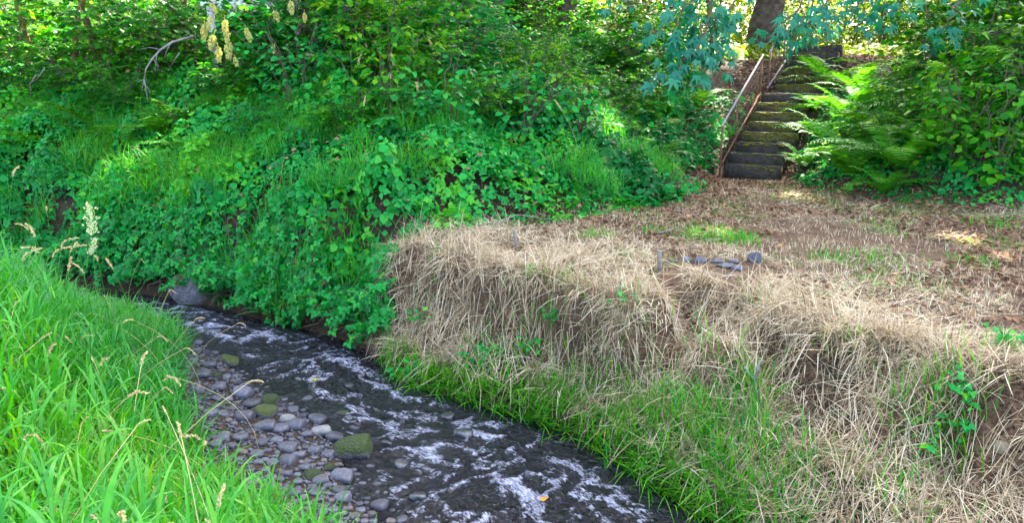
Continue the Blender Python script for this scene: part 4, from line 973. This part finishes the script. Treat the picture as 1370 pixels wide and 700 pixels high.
    x, y = scat(80000, (-9, 2.4), (6, 12), f); n = len(x)
    blades(np.stack([x, y, H(x, y)+.12+.35*clump(x, y)**1.5], -1), rng.uniform(0, 6.28, n), np.abs(rng.normal(.35, .3, n)), rng.uniform(.16, .46, n), rng.uniform(.005, .012, n), rng.uniform(.6, 2.0, n), 5, np.clip(rng.normal(.42, .2, n)+.5*(fbm(x*1.4, y*1.4, 2, 33)-.5), 0, 1), gb)
    o = link('mound_grass', gb.mesh('mound_grass', M['mound_grass'])); tag(o, 'long arching blue green grass growing through the ivy mound', 'grass', kind='stuff')
mound()

# low weeds at the foot of the right slope and leaf litter
def litter():
    mb = MB(); f = lambda x, y: (DR(x, y) > .6) & (DB(x, y) < .4) & (x > -1) & vis(x, y, H(x, y), 230) & (fbm(x*.9, y*.9, 3, 71)+.12*(y-7)*.5 > .5)
    x, y = scat(30000, (-1, 7.5), (4.5, 12.2), f); n = len(x); a = rng.uniform(0, 6.28, n)
    inst(OV, np.stack([x, y, H(x, y)+rng.uniform(.005, .03, n)], -1), np.stack([np.cos(a), np.sin(a), rng.normal(0, .2, n)], -1), unit(np.array([0, 0, 1.0])+rng.normal(0, .4, (n, 3))), rng.uniform(.025, .07, n), None, mb)
    # brown litter on the stair corridor sides and slopes
    f = lambda x, y: (DB(x, y) > -.2) & (np.abs((x-ST0[0])*ST_N[0]+(y-ST0[1])*ST_N[1]) < 1.3) & (y > 11.4) & (y < 17)
    x, y = scat(16000, (1.5, 9), (11, 17.5), f); n = len(x); a = rng.uniform(0, 6.28, n); ok = np.abs((x-ST0[0])*ST_N[0]+(y-ST0[1])*ST_N[1]) > .5
    x, y, a = x[ok], y[ok], a[ok]; n = len(x)
    inst(OV, np.stack([x, y, H(x, y)+.01], -1), np.stack([np.cos(a), np.sin(a), rng.normal(0, .2, n)], -1), unit(np.array([0, 0, 1.0])+rng.normal(0, .4, (n, 3))), rng.uniform(.03, .08, n), None, mb)
    o = link('leaf_litter', mb.mesh('leaf_litter', M['litter'])); tag(o, 'brown leaf litter strewn over the terrace and beside the stairs', 'leaf litter', kind='stuff')
litter()

def weeds():
    for px, py, rr, k, lb in ((1300, 535, .13, 60, 'dark leafy bramble on the eroded bank above the tan block'), (1235, 600, .14, 50, 'low bramble sprig on the dry bank, downhill of the leafy one'), (640, 485, .14, 70, 'bramble sprig on the dry bank above the green fringe'), (545, 505, .14, 70, 'ivy sprig trailing at the water edge below the mound'), (1275, 575, .1, 40, 'bright leafy weed among the green blades on the eroded bank'),
                          (740, 430, .1, 30, 'tiny sprig in the hollow of the straw bank'), (830, 410, .1, 30, 'small green sprig under the short wooden stake'), (1350, 470, .13, 40, 'leafy weed on the terrace lip above the eroded bank'), (700, 465, .12, 40, 'bramble sprig hanging in the middle of the straw bank'), (570, 430, .14, 50, 'ivy sprig creeping over the straw beside the mound')):
        p = hit(px, py); root = empty('weed', tuple(p)); tag(root, lb, 'weed'); sb = MB(); mb = MB()
        for i in range(6):
            a = rng.uniform(0, 6.28); q = np.array([0, 0, -.03])+np.array([math.cos(a)*rr, math.sin(a)*rr-.03, rng.uniform(.06, .2)+.03])*np.linspace(0, 1, 5)[:, None]; V, F = tube(q, .002, 3, False); sb.add(V, F)
            m = k//6; t = rng.uniform(.3, 1, m)[:, None]; P = q[0]+(q[-1]-q[0])*t+rng.normal(0, .025, (m, 3)); b = rng.uniform(0, 6.28, m)
            inst(OV if i % 2 else IVY, P, np.stack([np.cos(b), np.sin(b)-.3, -.2*np.ones(m)], -1), unit(np.array([0, -.5, 1.0])+rng.normal(0, .3, (m, 3))), rng.uniform(.03, .06, m), np.clip(rng.normal(.55, .2, m), 0, 1), mb)
        link('foliage', mb.mesh('foliage', M['ivy']), root)['kind'] = 'stuff'; link('stem', sb.mesh('stem', M['twig']), root)
weeds()
# ------------------------------------------------------------------ stones
def stone_mesh(seed, mat, ang=False, flat=.62):
    bm = bmesh.new(); bmesh.ops.create_icosphere(bm, subdivisions=1 if ang else 3, radius=.5); r = np.random.default_rng(seed)
    V = np.array([w.co[:] for w in bm.verts]); F = np.array([[w.index for w in f.verts] for f in bm.faces]); bm.free()
    o = r.uniform(0, 50, 3); q = fbm(V[:, 0]*2.1+o[0]+V[:, 2]*1.3, V[:, 1]*2.1+o[1]-V[:, 2]*.9, 3, seed)
    V = V*(1+(q-.5)*(.75 if ang else .62))[:, None]; V = V-np.clip(V-r.uniform(.26, .42, 3), 0, 1)*.75
    V = V*np.array([1, r.uniform(.68, .9), flat*r.uniform(.8, 1.15)])
    return mesh_np('stone', V, F, M[mat], np.zeros(len(V)), not ang)
M['stone_tan'] = noise_mat('stone_tan', (.055, .046, .038), (.12, .10, .085), 6, .6, .25, obj_rnd=.3)
M['stone_dark'] = noise_mat('stone_dark', (.016, .016, .020), (.045, .044, .055), 7, .4, .25, obj_rnd=.3, spec=.5)
SM = {m: [stone_mesh(i+7*j, m) for i in range(6)] for j, m in enumerate(('stone', 'stone_pale', 'moss_stone', 'moss_full', 'stone_wet', 'stone_tan', 'stone_dark'))}
def stone(px, py, w, mat, name, label, group=None, z=None, flat=1.0):
    p = hit(px, py) if z is None else atz(np.array(px), np.array(py), z)
    if p[2] < -.01: p = atz(np.array(px), np.array(py), -.01)
    s = w/FPX*np.linalg.norm(p-np.array([0, 0, CAM_Z]))
    o = link(name, SM[mat][rng.integers(6)]); o.location = (p[0], p[1], max(p[2], -.02)+s*.12); o.scale = (s*1.08, s*1.08, s*flat); o.rotation_euler = (rng.normal(0, .15), rng.normal(0, .15), rng.uniform(-.5, .5))
    tag(o, label, 'stone', group); return (px, py, w)
done = []
Z3 = lambda a, b: (230+a/2.917, 460+b/2.917)
special = [(372, 278, 92, 'moss_stone', 'pale round cobble with a mossy shoulder, beside the olive mossy one'), (385, 234, 84, 'moss_full', 'olive moss covered cobble touching the pale round one'), (455, 305, 64, 'stone_pale', 'tan cobble among grey ones at the water edge'),
           (668, 283, 62, 'moss_stone', 'grey cobble with bright moss cap standing in the water'), (715, 428, 160, 'moss_full', 'large long boulder wrapped in green moss at the water edge'), (555, 522, 68, 'moss_full', 'small cobble under bright lime moss'),
           (615, 490, 52, 'moss_full', 'small olive mossed cobble beside the long mossy boulder'), (583, 352, 92, 'stone_pale', 'smooth greenish grey egg shaped cobble, largest of its row'), (230, 80, 74, 'moss_stone', 'mossy cobble under the leaning seed heads'), (180, 130, 44, 'moss_full', 'little mossy cobble half under grass seed heads')]
for a, b, w, mt, lb in special: done.append(stone(*Z3(a, b), w/2.917, mt, 'mossy_stone' if 'moss' in mt else 'river_stone', lb))
plain = [(490, 330, 78), (572, 305, 84), (640, 375, 74), (685, 308, 58), (540, 225, 52), (478, 265, 46), (670, 530, 92), (585, 542, 68), (185, 180, 66), (175, 220, 44), (282, 205, 82), (312, 246, 74), (290, 297, 84), (370, 335, 88), (422, 342, 68), (525, 360, 46), (455, 415, 84), (455, 470, 74), (500, 440, 54), (560, 425, 58),
         (610, 437, 54), (450, 515, 56), (670, 610, 74), (655, 580, 64), (815, 640, 84), (480, 590, 54), (380, 565, 54), (385, 530, 54), (590, 670, 46), (100, 190, 60), (265, 375, 62), (200, 370, 54), (150, 90, 62), (170, 40, 34), (120, 130, 66), (200, 280, 50), (155, 280, 60), (715, 335, 40), (345, 395, 50), (330, 440, 56), (415, 385, 50), (395, 470, 46), (520, 490, 56), (555, 590, 48), (610, 560, 40), (490, 545, 40)]
GL = 'large smooth grey cobble on the gravel bar beside the creek'
for a, b, w in plain: done.append(stone(*Z3(a, b), w/2.917, 'stone', 'river_stone', GL, 'large grey cobbles on the gravel bar'))
barpoly = [(190, 410), (290, 470), (335, 505), (390, 540), (440, 570), (490, 600), (520, 660), (545, 700), (380, 705), (330, 650), (285, 600), (268, 555), (240, 490), (185, 430)]
def inpoly(x, y, P):
    c = False; j = len(P)-1
    for i in range(len(P)):
        if (P[i][1] > y) != (P[j][1] > y) and x < (P[j][0]-P[i][0])*(y-P[i][1])/(P[j][1]-P[i][1])+P[i][0]: c = not c
        j = i
    return c
rs = random.Random(9); cnt = 0
for _ in range(9000):
    px, py = rs.uniform(180, 550), rs.uniform(405, 705)
    if not inpoly(px, py, barpoly): continue
    w = rs.choice((8, 9, 10, 11, 12, 14, 17))*(.6+.4*(py-400)/250)
    if any((px-a)**2+((py-b)*1.45)**2 < ((w+c)*.43)**2 for a, b, c in done): continue
    q = rs.random(); mt, lb, gp = ('stone_tan', 'small brownish cobble among the grey ones on the gravel bar', 'brownish cobbles on the gravel bar') if q < .16 else ('stone_dark', 'small dark slate coloured cobble on the gravel bar', 'dark cobbles on the gravel bar') if q < .42 else ('stone', 'small smooth grey cobble packed on the gravel bar', 'small grey cobbles on the gravel bar')
    done.append(stone(px, py, w, mt, 'river_stone', lb, gp)); cnt += 1
    if cnt > 285: break
# wet stones breaking the riffles
for px, py, w in ((538, 625, 22), (570, 630, 18), (622, 585, 30), (600, 560, 20), (520, 595, 16), (560, 668, 24), (470, 520, 14)):
    stone(px, py, w, 'stone_wet', 'wet_stone', 'dark wet stone breaking the surface of the creek riffle', 'wet stones in the riffle', z=-.02)
# gravel between the cobbles
def gravel():
    mb = MB(); f = lambda x, y: (DL(x, y) > -.10) & (DL(x, y) < .95) & vis(x, y, H(x, y), 230)
    x, y = scat(54000, (-7, .6), (2.5, 8.7), f); n = len(x)
    tv = np.array([[.5, 0, 0], [-.5, 0, 0], [0, .38, 0], [0, -.38, 0], [0, 0, .3], [0, 0, -.3]]); tf = np.array([[0, 2, 4], [2, 1, 4], [1, 3, 4], [3, 0, 4], [2, 0, 5], [1, 2, 5], [3, 1, 5], [0, 3, 5]])
    a = rng.uniform(0, 6.28, n); inst((tv, tf), np.stack([x, y, H(x, y)+.004], -1), np.stack([np.cos(a), np.sin(a), rng.normal(0, .2, n)], -1), unit(np.array([0, 0, 1.0])+rng.normal(0, .2, (n, 3))), rng.uniform(.012, .045, n), None, mb)
    o = link('gravel', mb.mesh('gravel', M['stone'], True)); tag(o, 'fine grey gravel between the cobbles of the bar', 'gravel', kind='stuff')
gravel()
def crumbs():
    mb = MB()
    for (a, b), q in BARE:
        n = 1500; x = a+rng.normal(0, q, n); y = b+rng.normal(0, q*.7, n); an = rng.uniform(0, 6.28, n)
        tv = np.array([[.5, 0, 0], [-.5, 0, 0], [0, .38, 0], [0, -.38, 0], [0, 0, .35], [0, 0, -.3]]); tf = np.array([[0, 2, 4], [2, 1, 4], [1, 3, 4], [3, 0, 4], [2, 0, 5], [1, 2, 5], [3, 1, 5], [0, 3, 5]])
        inst((tv, tf), np.stack([x, y, H(x, y)], -1), np.stack([np.cos(an), np.sin(an), rng.normal(0, .3, n)], -1), unit(np.array([0, 0, 1.0])+rng.normal(0, .5, (n, 3))), rng.uniform(.006, .026, n), rng.uniform(.2, .6, n), mb)
    o = link('soil_crumbs', mb.mesh('soil_crumbs', M['ground'])); tag(o, 'crumbs of brown earth on the bare patches of the cut bank', 'soil', kind='stuff')
crumbs()
# ring of stones on the terrace
def hull_stone(seed):
    q = np.random.default_rng(seed); bm = bmesh.new()
    for _ in range(13): 
        p = q.normal(0, 1, 3); p = p/np.linalg.norm(p)*.5*np.array([1, .8, .8]); bm.verts.new(p)
    bmesh.ops.convex_hull(bm, input=bm.verts[:]); bmesh.ops.bevel(bm, geom=bm.edges[:], offset=.025, segments=1, affect='EDGES'); bmesh.ops.triangulate(bm, faces=bm.faces[:]); bm.verts.index_update()
    V = np.array([w.co[:] for w in bm.verts]); F = np.array([[w.index for w in f.verts] for f in bm.faces]); bm.free(); return mesh_np('stone', V, F, M['stone_dry'], np.zeros(len(V)))
RK = [hull_stone(90+i) for i in range(4)]+[stone_mesh(97+i, 'stone_dry', False, .6) for i in range(4)]
for a, b, w, hgt, k, lb in ((215, 190, 60, .5, 4, 'small dark flat stone at the stake end of the stone row'), (300, 192, 85, .5, 5, 'flat grey stone half buried in the stone row'), (402, 190, 95, .9, 0, 'rounded dark grey stone in the stone row on the terrace'), (530, 195, 145, .6, 2, 'broad pale grey stone in the middle of the stone row'),
                            (700, 200, 105, .6, 4, 'brownish flat stone behind the overlapping pair on the terrace'), (852, 205, 95, .8, 5, 'small rounded stone leaning behind the flat pale slab'), (765, 245, 150, .5, 3, 'flat pale slab in front of the stone row'), (885, 268, 105, .7, 7, 'low grey stone beside the flat pale slab'), (1035, 205, 150, 1.05, 1, 'upright angular dark stone ending the stone row')):
    p = hit(860+a/6.85, 320+(b+22)/6.85); s = 1.2*w/6.85/FPX*np.linalg.norm(p-np.array([0, 0, CAM_Z])); o = link('terrace_stone', RK[k], None, (p[0], p[1]+.03, p[2]+s*.16*hgt)); o.scale = (s, s, s*hgt*.95); o.rotation_euler = (0, 0, rng.uniform(-.4, .4)); tag(o, lb, 'stone', 'row of stones on the terrace')
# boulder under the far bank
p = hit(262, 402); o = link('bank_boulder', stone_mesh(131, 'boulder', False, .8), None, (p[0], p[1]+.12, .12)); o.scale = (.62, .5, .55); tag(o, 'brown grey boulder in the water under the ivy bank', 'boulder')
# tan block in the eroded bank
p = hit(1340, 604); V, F = box(.075, .06, .058, (0, 0, 0), .010); o = link('tan_block', mesh_np('tan_block', V, F, M['brick'], np.zeros(len(V))), None, (p[0], p[1], p[2]+.02)); o.rotation_euler = (.1, .06, .2); tag(o, 'tan square stone block stuck in the eroded bank', 'block')

# ------------------------------------------------------------------ stakes, sticks, roots, leaves
def stake(px, py, hgt, r, lean, label):
    p = hit(px, py); q = np.array([[0, 0, -.06], [lean*.3, 0, hgt*.4], [lean, 0, hgt-.006], [lean, 0, hgt]]); V, F = tube(q, [r, r*.96, r*.98, r*.8], 9); o = link('wooden_stake', mesh_np('wooden_stake', V, F, M['wood'], np.zeros(len(V))), None, tuple(p)); tag(o, label, 'stake')
stake(882, 367, .19, .018, -.006, 'short round wooden stake standing beside the stone row')
stake(691, 337, .20, .015, -.02, 'weathered wooden stake at the ivy edge, touched by a fallen twig')
stake(976, 374, .045, .016, 0, 'stub of a stake cut almost to the ground before the pale slab')
def stick(pp, r, mat, name, label, cat='stick', group=None, r1=None):
    pp = np.array(pp); b = pp[0].copy(); V, F = tube(pp-b, np.linspace(r, r1 or r*.5, len(pp)), 6); o = link(name, mesh_np(name, V, F, M[mat], np.zeros(len(V)), True), None, tuple(b)); tag(o, label, cat, group); return o
g3 = lambda *q: [hit(a, b)+np.array([0, 0, c]) for a, b, c in q]
stick(g3((640, 316, .10), (668, 309, .10), (692, 303, .12), (715, 303, .10), (735, 301, .04)), .008, 'wood', 'fallen_twig', 'long fallen twig lying past the top of the weathered stake')
stick(g3((880, 316, .03), (905, 309, .02), (930, 311, .02)), .012, 'wood', 'fallen_twig', 'fallen brown stick on the terrace behind the stone row')
def root_stub():
    p = hit(1008, 520); root = empty('root_stub', tuple(p)); tag(root, 'forked bleached root stub poking out of the dry bank', 'root')
    for q in ([(0, 0, -.05), (.0, -.02, .05), (.005, -.03, .13), (.012, -.04, .19)], [(.0, -.02, .06), (-.04, -.03, .10), (-.075, -.04, .155)], [(0, 0, 0), (-.03, .02, -.05), (-.06, 0, -.12)]):
        V, F = tube(np.array(q), np.linspace(.012, .006, len(q)), 6); link('prong', mesh_np('prong', V, F, M['dead'], np.zeros(len(V)), True), root)
root_stub()
lf = {m: mesh_np('leaf', MAP[0]*np.array([1, 1, .8]), MAP[1], M[m], np.full(len(MAP[0]), .5)) for m in ('leaf_orange', 'leaf_yellow', 'litter')}
lo = {m: mesh_np('leaf', RND[0], RND[1], M[m], np.full(len(RND[0]), .5)) for m in ('leaf_orange', 'leaf_yellow', 'litter')}
lov = mesh_np('leaf', OV[0]*np.array([1, 1.1, 1]), OV[1], M['leaf_orange'], np.full(len(OV[0]), .5))
def fleaf(px, py, s, me, label, z=None, group=None, name='fallen_leaf'):
    p = hit(px, py) if z is None else atz(np.array(px), np.array(py), z); o = link(name, me, None, (p[0], p[1], p[2]+.025)); o.scale = (s, s, s); o.rotation_euler = (rng.normal(.15, .2), rng.normal(0, .2), rng.uniform(0, 6)); tag(o, label, 'leaf', group)
fleaf(422, 511, .065, lf['leaf_yellow'], 'yellow leaf floating on the dark creek water', .03, name='floating_leaf')
o_ = fleaf(727, 677, .085, lov, 'orange leaf floating on the dark creek water', .035, name='floating_leaf')
for px, py in ((1191, 384), (1215, 433), (1086, 273), (1046, 330), (1200, 370), (970, 615), (1050, 445), (700, 322), (920, 290), (1302, 347), (1110, 620), (920, 180), (1015, 300)):
    fleaf(px, py, .05, lo['leaf_orange'], 'fallen orange brown leaf on the dry mown ground', None, 'orange leaves on the ground')
for px, py in ((242, 298), (247, 322), (433, 432), (437, 440), (235, 215), (1045, 470), (1105, 442), (205, 210), (110, 322)):
    p = hit(px, py); fleaf(px, py, .06, lo['leaf_yellow'], 'small yellowed leaf caught in the plants of the bank', None, 'yellowed leaves on the bank')

# ------------------------------------------------------------------ grass seed heads on the near bank
def seed_mesh(fl, L, droop):
    mb = MB(); s = np.linspace(0, 1, 9); pts = np.stack([droop*s**2*L, 0*s, L*(s-.35*abs(droop)*s**2)], -1); n = 90 if fl < .12 else 200
    t = rng.random(n); j = np.minimum((t*8).astype(int), 7); f = (t*8-j)[:, None]; P = pts[j]*(1-f)+pts[j+1]*f; D = unit(pts[j+1]-pts[j]); r = rng.normal(0, 1, (n, 3)); w = fl*L*np.sin(np.pi*np.clip(t*.8+.12, 0, 1))[:, None]
    inst(OV, P+r*w*.45, unit(D+r*.5), unit(rng.normal(0, 1, (n, 3))), L*(.085 if fl < .12 else .085)*rng.uniform(.7, 1.3, n), None, mb); V, F = tube(pts, .0018, 3, False); mb.add(V, F); return mb.mesh('seed_head', M['seed' if fl < .2 else 'seed_pale']), pts[0]
M['seed_pale'] = leaf_mat('seed_pale', [(.34, .42, .18), (.46, .52, .28), (.52, .56, .34)], .4, .7, .2, (1.2, 1.1, .8))
SH = [seed_mesh(.042, .13, d)[0] for d in (.15, .6, .9)]+[seed_mesh(.06, .17, .5)[0], seed_mesh(.22, .27, -.1)[0]]
def stalk(x, y, h, az, lean, k, label, group=None, s=1.0):
    z = float(H(x, y)); root = empty('grass_stalk', (x, y, z), az); tag(root, label, 'grass stalk', group)
    t = np.linspace(0, 1, 7); q = np.stack([lean*t**1.8*h, 0*t, h*(t-.25*lean*t**2)], -1); V, F = tube(q, np.linspace(.0021, .0012, 7), 4); link('stem', mesh_np('stem', V, F, M['seed' if lean > .3 else 'grass'], np.full(len(V), .6)), root)
    o = link('seed_head', SH[k], root); o.location = tuple(q[-1]); e = q[-1]-q[-2]; o.rotation_euler = (0, math.atan2(e[0], e[2]), 0); o.scale = (s, s, s)
def stalk_px(px, py, dl, h, az, lean, k, label, group=None, s=1.0):
    """put a stalk on the near bank so that its head is seen at that pixel: walk along the ray until the ground is h below"""
    d = ray(px, py); best = None
    for t in np.arange(1.5, 9, .02):
        q = d*t; x = q[0]-math.cos(az)*lean*h; y = q[1]-math.sin(az)*lean*h; z = q[2]+CAM_Z
        if float(DL(x, y)) < dl: continue
        e = abs(z-float(H(x, y))-h*(1-.25*lean)-.05)
        if best is None or e < best[0]: best = (e, x, y)
    if best: stalk(best[1], best[2], h, az, lean, k, label, group, s)
stalk_px(122, 305, .15, 1.15, 1.8, .12, 4, 'tall stalk with the fat pale green feathery plume over the creek', None, .72)
stalk_px(118, 330, .15, .95, .5, .3, 4, 'shorter stalk with a stubby pale green plume below the fat one', None, .38)
SG = 'grass stalk with a narrow straw coloured seed head on the near bank'
for px, py in ((15, 222), (60, 265), (36, 298), (45, 305), (68, 330), (80, 318), (92, 325), (103, 318), (50, 325), (28, 335), (90, 350), (110, 355), (130, 340), (150, 350)): stalk_px(px, py, .2, rng.uniform(.95, 1.25), rng.uniform(0, 6), rng.uniform(.05, .25), rng.integers(0, 4), SG, 'straw seed heads on the near bank', .65)
for px, py in ((185, 325), (175, 332), (200, 395), (318, 424), (330, 428), (405, 436), (330, 498), (312, 475), (250, 400), (260, 418), (235, 430), (285, 452), (225, 380), (275, 500), (265, 470), (245, 455), (300, 430), (160, 385), (210, 440), (230, 475))[::3]:
    stalk_px(px, py, .25, rng.uniform(.75, 1.05), rng.normal(-.1, .45), rng.uniform(.35, .75), rng.integers(1, 4), 'straw coloured seed head leaning out from the bank over the water', 'seed heads leaning over the water', .5)
for k in range(52):
    px, py = rng.uniform(5, 330), rng.uniform(370, 690)
    if px > 120+ (py-330)*.75: continue
    stalk_px(px, py, .4, rng.uniform(.6, .95), rng.uniform(0, 6.28), rng.uniform(.15, .7), rng.integers(0, 4), SG, 'straw seed heads on the near bank', rng.uniform(.35, .6))
for zx, zy in ((55, 1), (45, 260), (165, 265), (280, 260), (110, 345), (95, 300), (420, 300), (265, 350), (430, 240), (590, 370), (625, 320), (240, 380), (350, 440), (985, 500), (120, 480)):
    p = hit(440+zx/2.917, zy/2.917+10, .45); x, y = p[0], p[1]; stalk(x, y, rng.uniform(.7, .95), rng.uniform(0, 6), rng.uniform(.1, .4), rng.integers(0, 4), 'faded seed head standing up from the shrubs of the mound', 'seed heads on the mound', 1.0)
